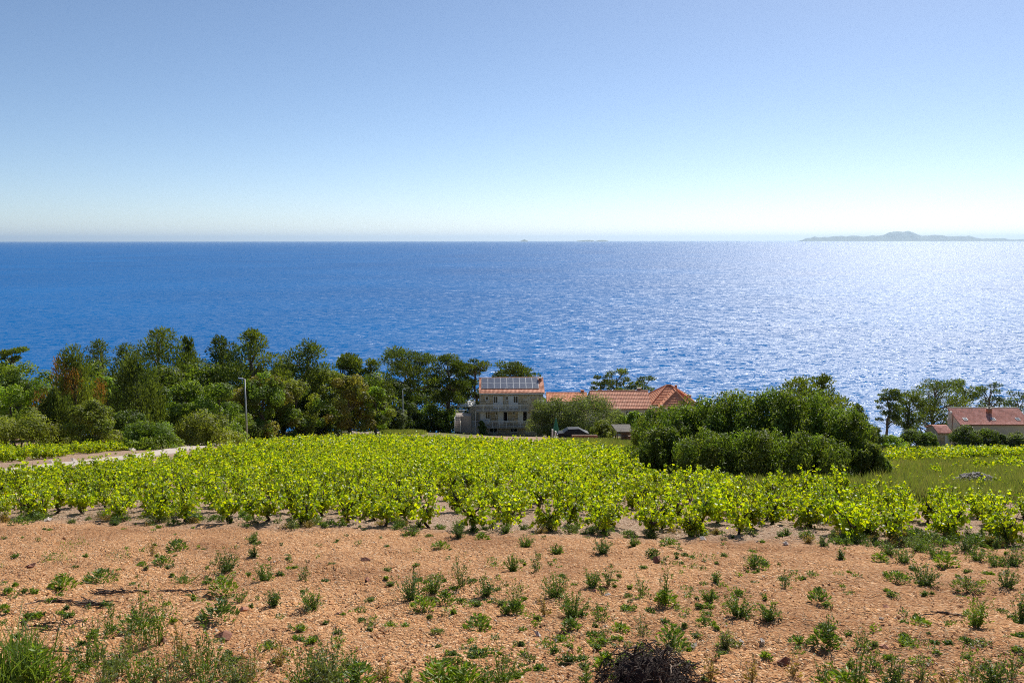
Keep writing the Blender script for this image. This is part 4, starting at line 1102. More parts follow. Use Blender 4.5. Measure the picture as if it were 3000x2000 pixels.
def shelter():
    d = 112.0
    b = on_ground(1806, 1294); b = Vector((b.x, b.y, b.z)); d = b.y
    t = thing('garden_shelter', 'small garden shelter with grey thatched roof beside the thicket', 'shelter', b, 0)
    k = d / FPX
    z1 = P(1806, 1243.5, d + 1.0).z - b.z; z0 = P(1806, 1265, d - .9).z - b.z
    xa0, xa1, xb0, xb1 = -14 * k, 42 * k, -3 * k, 45 * k
    n = 9
    rf = MB()
    rows = []
    for i in range(n):
        t0, t1 = i / n, (i + 1) / n
        L_ = lambda t_: (xb0 + (xa0 - xb0) * t_, xb1 + (xa1 - xb1) * t_, -.9 + 1.9 * t_, z0 + (z1 - z0) * t_)
        a0, a1, ay, az = L_(t0); c0, c1, cyy, cz = L_(t1)
        MB().add([(a0, ay - .03, az + .07), (a1, ay - .03, az + .07), (c1, cyy, cz + .02), (c0, cyy, cz + .02), (a0, ay - .03, az - .01), (a1, ay - .03, az - .01), (c1, cyy, cz - .03), (c0, cyy, cz - .03)],
                 [(0, 1, 2, 3), (7, 6, 5, 4), (0, 4, 5, 1), (1, 5, 6, 2), (2, 6, 7, 3), (3, 7, 4, 0)]).build('thatch_course', M['reed'], t)
    for x, y in ((.35, -.7), (1.95, -.7), (.2, .85), (1.8, .85)):
        MB().tube([(x, y, -.2), (x, y, z0 + (0.15 if y < 0 else z1 - z0 - .1))], .05, 6).build('post', M['wood'], t)
    MB().box(.3, 2.0, -.74, -.68, z0 - .02, z0 + .09).build('beam', M['wood'], t)
    MB().box(.55, 1.6, .3, .36, 0, 1.3).build('back_panel', M['wood'], t)
    tb = thing('wooden_table', 'wooden table under the thatched garden shelter', 'table', b + Vector((1.15, -.35, 0)), 0)
    MB().box(-.6, .6, -.3, .3, .7, .75).build('table_top', M['wood'], tb)
    for sx in (-.5, .5):
        for sy in (-.22, .22): MB().box(sx - .03, sx + .03, sy - .03, sy + .03, 0, .7).build('leg', M['wood'], tb)
shelter()

def garden_bits():
    b = on_ground(1712, 1286)
    t = thing('brick_wall', 'low terracotta garden wall under the broad olive tree', 'wall', b, 0)
    r = random.Random(4); W = 2.6
    for j in range(4):
        x = -W / 2 - (0.12 if j % 2 else 0)
        while x < W / 2:
            MB().box(x, x + .235, r.uniform(-.01, .01), .16, j * .12, j * .12 + .105).build('brick', M['brick'], t); x += .25
    MB().box(-W / 2 - .1, W / 2 + .1, .02, .15, -.2, .47).build('mortar_core', M['mortar'], t)
    # dark car parked under the olive trees
    c = on_ground(1672, 1283)
    car = thing('parked_car', 'dark car parked in the shade under the olive trees', 'car', c + Vector((0.3, 1.2, -.35)), math.radians(4))
    car.scale = (.9, .9, .88)
    prof = [(-2.0, .35), (-2.05, .75), (-1.9, .9), (-1.25, .98), (-.65, 1.42), (.75, 1.45), (1.55, .98), (2.0, .85), (2.05, .4)]
    n = len(prof)
    v = []; 
    for yy, k in ((-.8, 1), (.8, 1)):
        for x, z in prof: v.append((x, yy * (0.82 if z > 1.1 else 1), z))
    f = [tuple(range(n)), tuple(range(2 * n - 1, n - 1, -1))] + [(i, n + i, n + (i + 1) % n, (i + 1) % n) for i in range(n)]
    MB().add(v, f).build('body', M['car'], car)
    MB().add([(-1.15, -.815, 1.0), (1.35, -.815, 1.0), (.68, -.70, 1.38), (-.6, -.70, 1.36)], [(0, 1, 2, 3)]).build('side_window', M['car_glass'], car)
    MB().add([(-1.24, -.72, 1.02), (-1.24, .72, 1.02), (-.68, .6, 1.40), (-.68, -.6, 1.40)], [(0, 1, 2, 3)]).build('windscreen', M['car_glass'], car)
    for x in (-1.3, 1.3):
        for y in (-.8, .8):
            wv = MB().tube([(x, y - .09, .32), (x, y + .09, .32)], .32, 14).build('wheel', M['tyre'], car)
            MB().tube([(x, y - .1, .32), (x, y + .1, .32)], .19, 10).build('rim', M['alu'], wv)
    for y in (-.6, .6): MB().box(-2.07, -2.0, y - .14, y + .14, .68, .8).build('headlight', M['alu'], car)
    # low white table with cloth and green parasol base
    p = on_ground(1628, 1282)
    g = thing('garden_parasol', 'closed green garden parasol left of the parked car', 'parasol', p, 0)
    MB().tube([(0, 0, 0), (0, 0, 2.3)], .03, 6).build('pole', M['white_metal'], g)
    MB().tube([(0, 0, .75), (0, 0, 1.0), (0, 0, 1.6), (0, 0, 2.25)], [.30, .34, .2, .05], 10).build('canopy', M['green'], g)
    MB().tube([(0, 0, -.05), (0, 0, .12)], .28, 10).build('base', M['slab'], g)
    p = on_ground(1619, 1284)
    g = thing('white_post', 'pair of short white gate posts below the olive tree', 'post', p, 0)
    MB().box(-.12, .05, -.1, .1, -.1, 1.0).build('post', M['white'], g); MB().box(.22, .38, -.1, .1, -.1, .8).build('post', M['white'], g)
    # stone gate pillar and low wall on the right
    p = on_ground(2568, 1314)
    g = thing('stone_pillar', 'square stone gate pillar right of the big thicket', 'pillar', p, 0)
    for k in range(7):
        o = link('stone_block', STONES[(k * 5) % 18], g, (0, -.28, .13 + k * .26)); o.scale = (.6, .06, .25)
    MB().box(-.3, .3, -.278, .3, -.4, 1.82).build('shaft', M['mortar'], g); MB().box(-.38, .38, -.38, .38, 1.82, 1.95).build('cap', M['slab'], g)
    g = thing('stone_wall', 'low stone wall joining the gate pillar', 'wall', p + Vector((-.35, 0, 0)), 0)
    MB().box(-2.6, -.02, -.12, .2, -.6, .72).build('core', M['mortar'], g)
    r = random.Random(8)
    for j in range(3):
        x = -2.6
        while x < -.2:
            l = min(r.uniform(.35, .7), -.02 - x); o = link('stone_block', STONES[r.randrange(18)], g, (x + l / 2, -.12, .12 + j * .25)); o.scale = (l - .02, .05, .23); x += l
    MB().box(-2.6, -.02, -.2, .26, .72, .82).build('coping', M['slab'], g)
    # small stone post and bench by the forecourt
    p = on_ground(1278, 1253)
    g = thing('stone_post', 'grey stone post beside the concrete forecourt', 'post', p + Vector((0, 1, 0)), 0)
    MB().tube([(0, 0, -.2), (0.02, 0, .5), (-.03, 0, .9), (0, 0, 1.5)], [.16, .17, .13, .12], 8).build('shaft', M['slab'], g)
    MB().tube([(0, 0, 1.5), (0, 0, 1.7)], [.18, .1], 8).build('cap', M['slab'], g)
    p = on_ground(1284, 1254)
    g = thing('stone_bench', 'curved pale bench beside the concrete forecourt', 'bench', p, 0.1)
    MB().add([(0, 0, .42), (.5, 0, .47), (1.0, 0, .44), (0, .4, .42), (.5, .4, .47), (1.0, .4, .44), (0, 0, .5), (.5, 0, .56), (1.0, 0, .52), (0, .4, .5), (.5, .4, .56), (1.0, .4, .52)],
             [(6, 7, 10, 9), (7, 8, 11, 10), (0, 3, 4, 1), (1, 4, 5, 2), (0, 1, 7, 6), (1, 2, 8, 7), (3, 9, 10, 4), (4, 10, 11, 5), (0, 6, 9, 3), (2, 5, 11, 8)]).build('seat', M['slab'], g)
    for x in (.1, .82): MB().box(x, x + .1, .05, .35, -.1, .42).build('leg', M['slab'], g)
garden_bits()

def lamp_post(label, px, py_top, py_base, d, arm):
    c = P(px, py_base, d); z0 = gz(c.x, d); h = P(px, py_top, d).z - z0
    t = thing('street_lamp', label, 'street lamp', (c.x, d, z0 - .05), 0, 'street lamps along the lane')
    MB().tube([(0, 0, 0), (0, 0, h * .4), (0, 0, h)], [.12, .095, .06], 10).build('pole', M['grey_metal'], t, True)
    MB().tube([(0, 0, h - .02), (arm * .5, 0, h + .05), (arm, 0, h + .07)], [.045, .04, .04], 8).build('arm', M['grey_metal'], t)
    hd = MB().add([(arm * .45, -.11, h + .02), (arm * 1.5, -.13, h + .06), (arm * 1.5, .13, h + .06), (arm * .45, .11, h + .02), (arm * .45, -.08, h + .13), (arm * 1.5, -.1, h + .14), (arm * 1.5, .1, h + .14), (arm * .45, .08, h + .13)],
                  [(0, 3, 2, 1), (4, 5, 6, 7), (0, 1, 5, 4), (1, 2, 6, 5), (2, 3, 7, 6), (3, 0, 4, 7)]).build('lamp_head', M['alu'], t)
    MB().box(-.07, .07, -.14, -.10, .6, 1.0).build('access_panel', M['grey_metal'], t)
lamp_post('tall grey street lamp nearest to the camera, beside the lane', 724, 1108, 1298, 85, -.42)
lamp_post('grey street lamp farther away near the stone house', 1181, 1139, 1266, 118, .28)

# ------------------------------------------------------------------ vineyard
LEAF8 = np.array([(-.35, 0), (-.45, .38), (0.0, .52), (.2, .30), (.55, 0), (.2, -.30), (0.0, -.52), (-.45, -.38)])
def poly_leaves(c, ax, nr, size, r):
    ax = unit(ax); sd = unit(np.cross(ax, nr)); nr = np.cross(sd, ax); n = len(c)
    cup = r.uniform(-.25, .35, n)
    v = np.zeros((n, 8, 3))
    for k, (a, b) in enumerate(LEAF8):
        v[:, k] = c + (ax * a + sd * b) * size[:, None] + nr * (size * cup * (abs(b) * 1.2 + a * a * .5))[:, None]
    return v.reshape(-1, 3), np.arange(n * 8).reshape(n, 8)
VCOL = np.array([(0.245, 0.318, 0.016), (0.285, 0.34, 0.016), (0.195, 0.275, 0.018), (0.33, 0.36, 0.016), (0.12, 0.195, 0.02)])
def vine_points(r, nleaf, wide=0.44, tall=1.12):
    ns = r.integers(11, 16); pts = []; hs = []
    per = nleaf // ns + 1
    for i in range(ns):
        a = 2.4 * i + r.uniform(-.4, .4); reach = wide * r.uniform(.35, 1.0); top = tall * r.uniform(.62, 1.0) * (1.0 - .25 * reach / wide)
        t = r.uniform(0, 1, per) ** .8
        drop = r.uniform(0.1, .75) if reach > .55 * wide else 0
        x = np.cos(a) * reach * np.sin(t * 1.5) ; y = np.sin(a) * reach * np.sin(t * 1.5)
        z = .26 + (top - .26) * t - drop * t * t * .8
        p = np.stack([x, y, z], -1) + r.normal(0, .055, (per, 3)) * (1.25 - .6 * t[:, None])
        pts.append(p); hs.append(t)
    return np.concatenate(pts)[:nleaf], np.concatenate(hs)[:nleaf]
def vine_mesh(seed, nleaf, size, lod, wide=.44, tall=1.12, yellow=0.0):
    r = np.random.default_rng(seed)
    p, t = vine_points(r, nleaf, wide, tall); n = len(p)
    p[:, 2] = np.maximum(p[:, 2] - .06, .05)
    out_ = unit(p * np.array([1, 1, 0]) + 1e-6)
    nr = unit(r.normal(0, .75, (n, 3)) + np.array([0, 0, .7]) + out_ * .45)
    ax = unit(out_ * .6 + r.normal(0, .7, (n, 3)) - np.array([0, 0, .25]))
    sz = size * r.uniform(.6, 1.25, n) * (1.12 - .35 * t)
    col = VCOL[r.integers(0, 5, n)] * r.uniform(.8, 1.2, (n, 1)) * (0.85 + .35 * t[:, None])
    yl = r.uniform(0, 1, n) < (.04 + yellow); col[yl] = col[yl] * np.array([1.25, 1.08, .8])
    if lod == 0: v, f = poly_leaves(p, ax, nr, sz, r); k = 8
    else: v, f = leaf_quads(p, ax, nr, sz * 1.05, sz * .95, .2); k = 4
    return v, f, np.repeat(np.clip(col, 0, .8), k, 0)
def vine_trunk_mesh(seed):
    r = np.random.default_rng(seed); m = MB()
    hd = (r.normal(0, .05), r.normal(0, .05), r.uniform(.24, .34))
    m.tube(wiggle(r, (0, 0, -.15), hd, 4, .10), [.050, .042, .036, .034, .045], 6)
    for i in range(4):
        a = i * 1.6 + r.uniform(-.4, .4)
        e = (hd[0] + math.cos(a) * .17, hd[1] + math.sin(a) * .17, hd[2] + r.uniform(.1, .22))
        m.tube(wiggle(r, hd, e, 2, .08), [.034, .025, .016], 5)
        m.tube(wiggle(r, e, (e[0] * 1.7, e[1] * 1.7, e[2] + r.uniform(.2, .45)), 3, .05), [.009, .007, .006, .004], 4)
    return m.mesh('trunk', M['vine_bark'])
VB = np.array([(-700, 1445), (0, 1414), (120, 1400), (250, 1386), (450, 1362), (560, 1337), (640, 1328), (760, 1308), (900, 1291), (1050, 1287), (1200, 1290), (1300, 1291), (1400, 1296), (1500, 1302),
               (1640, 1307), (1750, 1318), (1850, 1338), (1885, 1402), (2000, 1425), (2200, 1432), (2400, 1436), (2540, 1445), (2650, 1480), (2800, 1502), (3000, 1508), (3700, 1540)], float)
def vine_field():
    """vines on a jittered grid, rows parallel to the front edge"""
    k = 0.198; cs = 1 / math.sqrt(1 + k * k); sn = -k * cs
    out_ = []
    for row in range(0, 110):
        off = row * 1.12
        for q in range(-110, 111):
            a = q * 1.04 + (0.5 if row % 2 else 0)
            x = a * cs - off * sn * .0; y = 18.45 + a * sn + off
            out_.append((row, q, x, y))
    A = np.array(out_, float)
    A[:, 2] += R.normal(0, .13, len(A)); A[:, 3] += R.normal(0, .13, len(A))
    B = A[A[:, 0] < 6].copy(); B[:, 2] += .52; B[:, 3] += .5; qx, qy = proj(B[:, 2], B[:, 3], ground(B[:, 2], B[:, 3])); B = B[(qx > 2350) & (R.uniform(0, 1, len(B)) < .8)]
    A = np.concatenate([A, B])
    A = A[(A[:, 3] > 14) & (np.abs(A[:, 2]) < .72 * A[:, 3] + 3)]
    z = ground(A[:, 2], A[:, 3]); px, py = proj(A[:, 2], A[:, 3], z)
    keep = py > np.interp(px, VB[:, 0], VB[:, 1])
    keep &= R.uniform(0, 1, len(A)) > .08
    keep &= ~((A[:, 0] >= 1) & (A[:, 0] <= 2) & (np.abs(px - 1420) < 60))      # a gap in the front rows
    keep &= ~((A[:, 0] == 1) & (np.abs(px - 1290) < 70))
    keep &= ~((A[:, 0] >= 1) & (A[:, 0] <= 3) & (np.abs(px - 1245) < 38)) & ~((A[:, 0] >= 0) & (A[:, 0] <= 1) & ((np.abs(px - 2330) < 35) | (np.abs(px - 1700) < 26) | (np.abs(px - 960) < 26)))
    keep &= ~((np.abs(px - 1780) < 70) & (np.abs(py - 1362) < 10))
    return A[keep], z[keep], px[keep], py[keep]
VA, VZ, VPX, VPY = vine_field()
vis = (VPX > -60) & (VPX < 3060)
order = np.argsort(VPY * -1.0); order = order[vis[order]]
near = set(order[:300].tolist())
VFOL = []; VTR = []
for k in range(10):
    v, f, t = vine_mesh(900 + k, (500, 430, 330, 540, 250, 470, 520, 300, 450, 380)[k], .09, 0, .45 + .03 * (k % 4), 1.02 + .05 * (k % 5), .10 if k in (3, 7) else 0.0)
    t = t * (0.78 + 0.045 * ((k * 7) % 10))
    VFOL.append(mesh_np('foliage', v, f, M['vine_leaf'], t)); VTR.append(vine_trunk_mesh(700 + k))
ORD = ['first', 'second', 'third', 'fourth', 'fifth', 'sixth', 'seventh', 'eighth', 'ninth', 'tenth', 'eleventh', 'twelfth', 'thirteenth', 'fourteenth', 'fifteenth', 'sixteenth', 'seventeenth', 'eighteenth', 'nineteenth', 'twentieth',
       'twenty-first', 'twenty-second', 'twenty-third', 'twenty-fourth', 'twenty-fifth', 'twenty-sixth', 'twenty-seventh', 'twenty-eighth', 'twenty-ninth', 'thirtieth', 'thirty-first', 'thirty-second', 'thirty-third', 'thirty-fourth', 'thirty-fifth', 'thirty-sixth', 'thirty-seventh', 'thirty-eighth', 'thirty-ninth', 'fortieth']
rows = {}
for i in near: rows.setdefault(int(VA[i, 0]), []).append(i)
for row, ids in sorted(rows.items()):
    ids.sort(key=lambda i: VPX[i])
    for j, i in enumerate(ids):
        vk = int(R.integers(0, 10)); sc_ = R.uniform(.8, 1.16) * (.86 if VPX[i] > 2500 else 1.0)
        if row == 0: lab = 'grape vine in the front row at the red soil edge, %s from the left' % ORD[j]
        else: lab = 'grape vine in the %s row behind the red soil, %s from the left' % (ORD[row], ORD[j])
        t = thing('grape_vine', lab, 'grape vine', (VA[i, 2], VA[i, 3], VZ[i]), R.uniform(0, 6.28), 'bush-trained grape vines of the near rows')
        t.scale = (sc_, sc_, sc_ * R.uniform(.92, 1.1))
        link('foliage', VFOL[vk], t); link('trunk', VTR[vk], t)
def vine_stuff(name, label, pos, lodset, sizes, mb_name='far_vines'):
    vv = []; ff = []; tt = []; n = 0
    for (x, y, z), s in zip(pos, sizes):
        v, f, t = lodset[int(R.integers(0, len(lodset)))]
        a = R.uniform(0, 6.28); c_, s_ = math.cos(a), math.sin(a)
        vv.append(np.stack([(v[:, 0] * c_ - v[:, 1] * s_) * s + x, (v[:, 0] * s_ + v[:, 1] * c_) * s + y, v[:, 2] * s + z], -1)); ff.append(f + n); tt.append(t * R.uniform(.85, 1.15)); n += len(v)
    o = link(name, mesh_np(name, np.concatenate(vv), np.concatenate(ff), M['vine_leaf'], np.concatenate(tt)))
    tag(o, label, 'vines', kind='stuff')
LOD1 = [vine_mesh(300 + k, 200, .14, 1, .50, 1.1) for k in range(6)]
LOD2 = [vine_mesh(400 + k, 76, .23, 1, .52, 1.1) for k in range(6)]
rest = np.array([i for i in range(len(VA)) if i not in near])
ry = VA[rest, 3]
def sel(mask): 
    ii = rest[mask]; return np.stack([VA[ii, 2], VA[ii, 3], VZ[ii]], -1)
mid = sel(ry < 55); farv = sel(ry >= 55)
vine_stuff('vineyard', 'dense bright green vines in the middle of the vineyard', mid, LOD1, R.uniform(.9, 1.15, len(mid)))
vine_stuff('vineyard', 'far bright green vines reaching up to the stone house and lane', farv, LOD2, R.uniform(.9, 1.15, len(farv)))
# vines across the lane, by the forecourt and in the right-hand field
ex = []
def strip(fn, n, pxr):
    px = R.uniform(*pxr, n); b = np.array([sorted(fn(x)) for x in px])
    ex.extend(on_ground_many(px, R.uniform(b[:, 0], b[:, 1])).tolist())
strip(lambda x: (1325 - (x - 200) * .015, 1355 - x * .085), 150, (-300, 200))
strip(lambda x: (1318 - (x - 200) * .02, 1352 - x * .092), 70, (200, 430))
vine_stuff('vineyard_strip', 'strip of vines between the lane and the wood', ex, LOD1, R.uniform(.85, 1.1, len(ex)))
ex = []
strip(lambda x: (1253, 1259), 16, (1186, 1262)); strip(lambda x: (1252, 1254), 6, (1300, 1330))
vine_stuff('vineyard_strip', 'few vines beside the far street lamp and forecourt', ex, LOD2, R.uniform(.9, 1.2, len(ex)))
ex = []
strip(lambda x: (1318, 1346), 330, (2760, 3120)); strip(lambda x: (1322, 1358), 90, (2590, 2790)); strip(lambda x: (1350, 1385), 45, (2780, 3200)); ex2 = ex; ex = []
strip(lambda x: (1385, 1460), 34, (2590, 3150)); exn = ex; ex = ex2
vine_stuff('vineyard_strip', 'few straggling vines in the grass before the stone heap', exn, LOD1, R.uniform(.5, .9, len(exn)))
vine_stuff('vineyard_strip', 'overgrown vines in the right-hand field below the pink-roofed house', ex, LOD2, R.uniform(.7, 1.1, len(ex)))

# ------------------------------------------------------------------ grass, weeds, stones, root pile
WC = {'green': (0.125, 0.20, 0.045), 'dark': (0.095, 0.155, 0.05), 'bright': (0.17, 0.26, 0.035), 'grey': (0.16, 0.205, 0.09), 'dry': (0.28, 0.21, 0.095)}
def stem_ribbons(r, pts_list, wid):
    """thin stems as crossed ribbons"""
    vv = []; ff = []; n = 0
    for pts in pts_list:
        pts = np.array(pts); m = len(pts)
        for off in (np.array([1, .3, 0]), np.array([-.3, 1, 0])):
            w = wid * np.linspace(1, .45, m)[:, None]
            vv.append(np.stack([pts - off * w * .5, pts + off * w * .5], 1).reshape(-1, 3))
            i = np.arange(m - 1) * 2 + n
            ff.append(np.stack([i, i + 1, i + 3, i + 2], -1)); n += 2 * m
    return np.concatenate(vv), np.concatenate(ff)
def weed_arrays(r, kind, h, w, cname):
    col = np.array(WC[cname]); vs_ = []; fs_ = []; ts = []; n0 = 0
    def push(v, f, c):
        nonlocal n0
        vs_.append(v); fs_.append(f + n0); ts.append(np.clip(np.tile(c, (len(v), 1)) if np.ndim(c) == 1 else c, .004, .9)); n0 += len(v)
    def leaves(p, ax, ln, asp, c):
        nr = unit(r.normal(0, .7, p.shape) + np.array([0, 0, .8])); v, f = leaf_quads(p, ax, nr, ln, ln * asp, .15)
        push(v, f, np.repeat(c * r.uniform(.7, 1.35, (len(p), 1)), 4, 0))
    if kind in ('tall', 'bushy'):
        ns = int(5 + w * 30) if kind == 'tall' else int(10 + w * 55)
        P_ = []; lp = []; la = []
        for i in range(ns):
            a = r.uniform(0, 6.28); sp = w * .5 * r.uniform(.1, 1) ** .7; hh = h * r.uniform(.45, 1.0) * (1.05 - .35 * sp / (w * .5 + 1e-6))
            b = np.array([math.cos(a), math.sin(a), 0]) ; t = np.linspace(0, 1, 5)[:, None]
            pts = b * sp * (.25 + .75 * t ** 1.3) + np.array([0, 0, hh]) * t + r.normal(0, .012 * h / .3, (5, 3)) * t
            P_.append(pts)
            k = int((7 if kind == 'tall' else 16) * (.6 + hh / .3))
            tt = r.uniform(.08 if kind == 'bushy' else .2, 1, k) ** (1.3 if kind == 'bushy' else 1.0)
            q = np.stack([np.interp(tt, t[:, 0], pts[:, c_]) for c_ in range(3)], -1) + r.normal(0, .012, (k, 3))
            lp.append(q); la.append(unit(r.normal(0, .8, (k, 3)) + b * .3 + np.array([0, 0, .5])))
        v, f = stem_ribbons(r, P_, .006); push(v, f, col * .8)
        lp = np.concatenate(lp); la = np.concatenate(la); leaves(lp, la, r.uniform(.02, .05, len(lp)), .42, col)
        m = int(12 + 60 * w); a = r.uniform(0, 6.28, m); rr = w * .45 * np.sqrt(r.uniform(0, 1, m))
        leaves(np.stack([np.cos(a) * rr, np.sin(a) * rr, r.uniform(.01, .012 + .25 * h, m)], -1), np.stack([np.cos(a), np.sin(a), np.full(m, .6)], -1), r.uniform(.03, .07, m), .4, col)
    elif kind == 'leafy':
        m = int(50 + 420 * w); a = r.uniform(0, 6.28, m); rr = w * .5 * r.uniform(0.05, 1, m)
        p = np.stack([np.cos(a) * rr, np.sin(a) * rr, h * (.15 + .75 * r.uniform(0, 1, m) * (1 - (rr / (w * .55)) ** 2))], -1)
        leaves(p, np.stack([np.cos(a), np.sin(a), r.uniform(.2, 1.3, m)], -1) + r.normal(0, .3, (m, 3)), r.uniform(.035, .09, m) * min(1.2, .6 + h * 2), .34, col)
    elif kind == 'flat':
        m = int(20 + 170 * w); a = r.uniform(0, 6.28, m); rr = w * .5 * np.sqrt(r.uniform(0, 1, m))
        p = np.stack([np.cos(a) * rr, np.sin(a) * rr, r.uniform(.004, .006 + h, m)], -1)
        leaves(p, r.normal(0, 1, (m, 3)) + np.array([0, 0, .5]), r.uniform(.018, .05, m), .5, col)
    elif kind == 'grass':
        m = int(40 + 420 * w); a = r.uniform(0, 6.28, m); rr = w * .45 * np.sqrt(r.uniform(0, 1, m))
        hh = h * r.uniform(.4, 1.0, m); b = np.stack([np.cos(a) * rr, np.sin(a) * rr, np.zeros(m)], -1); ln = r.normal(0, .28, (m, 3)) * hh[:, None]; ln[:, 2] = hh
        sd = unit(np.cross(ln, r.normal(0, 1, (m, 3)))) * .007
        mid_ = b + ln * .6 + r.normal(0, .01, (m, 3))
        v = np.stack([b - sd, b + sd, mid_ + sd * .8, mid_ - sd * .8], 1).reshape(-1, 3); f = np.arange(4 * m).reshape(-1, 4)
        push(v, f, np.repeat(col * r.uniform(.7, 1.3, (m, 1)), 4, 0))
        tip = b + ln * np.array([1.35, 1.35, 1.0])
        v = np.stack([mid_ - sd * .8, mid_ + sd * .8, tip], 1).reshape(-1, 3)
        vs_.append(v); fs_.append(None); ts.append(np.repeat(np.clip(col * r.uniform(.7, 1.3, (m, 1)), .004, .9), 3, 0))
        tri = np.arange(3 * m).reshape(-1, 3) + n0; n0 += 3 * m
        fs_[-1] = tri
    quads = [f for f in fs_ if f.shape[1] == 4]; tris = [f for f in fs_ if f.shape[1] == 3]
    return np.concatenate(vs_), [np.concatenate(q) for q in (quads, tris) if q], np.concatenate(ts)

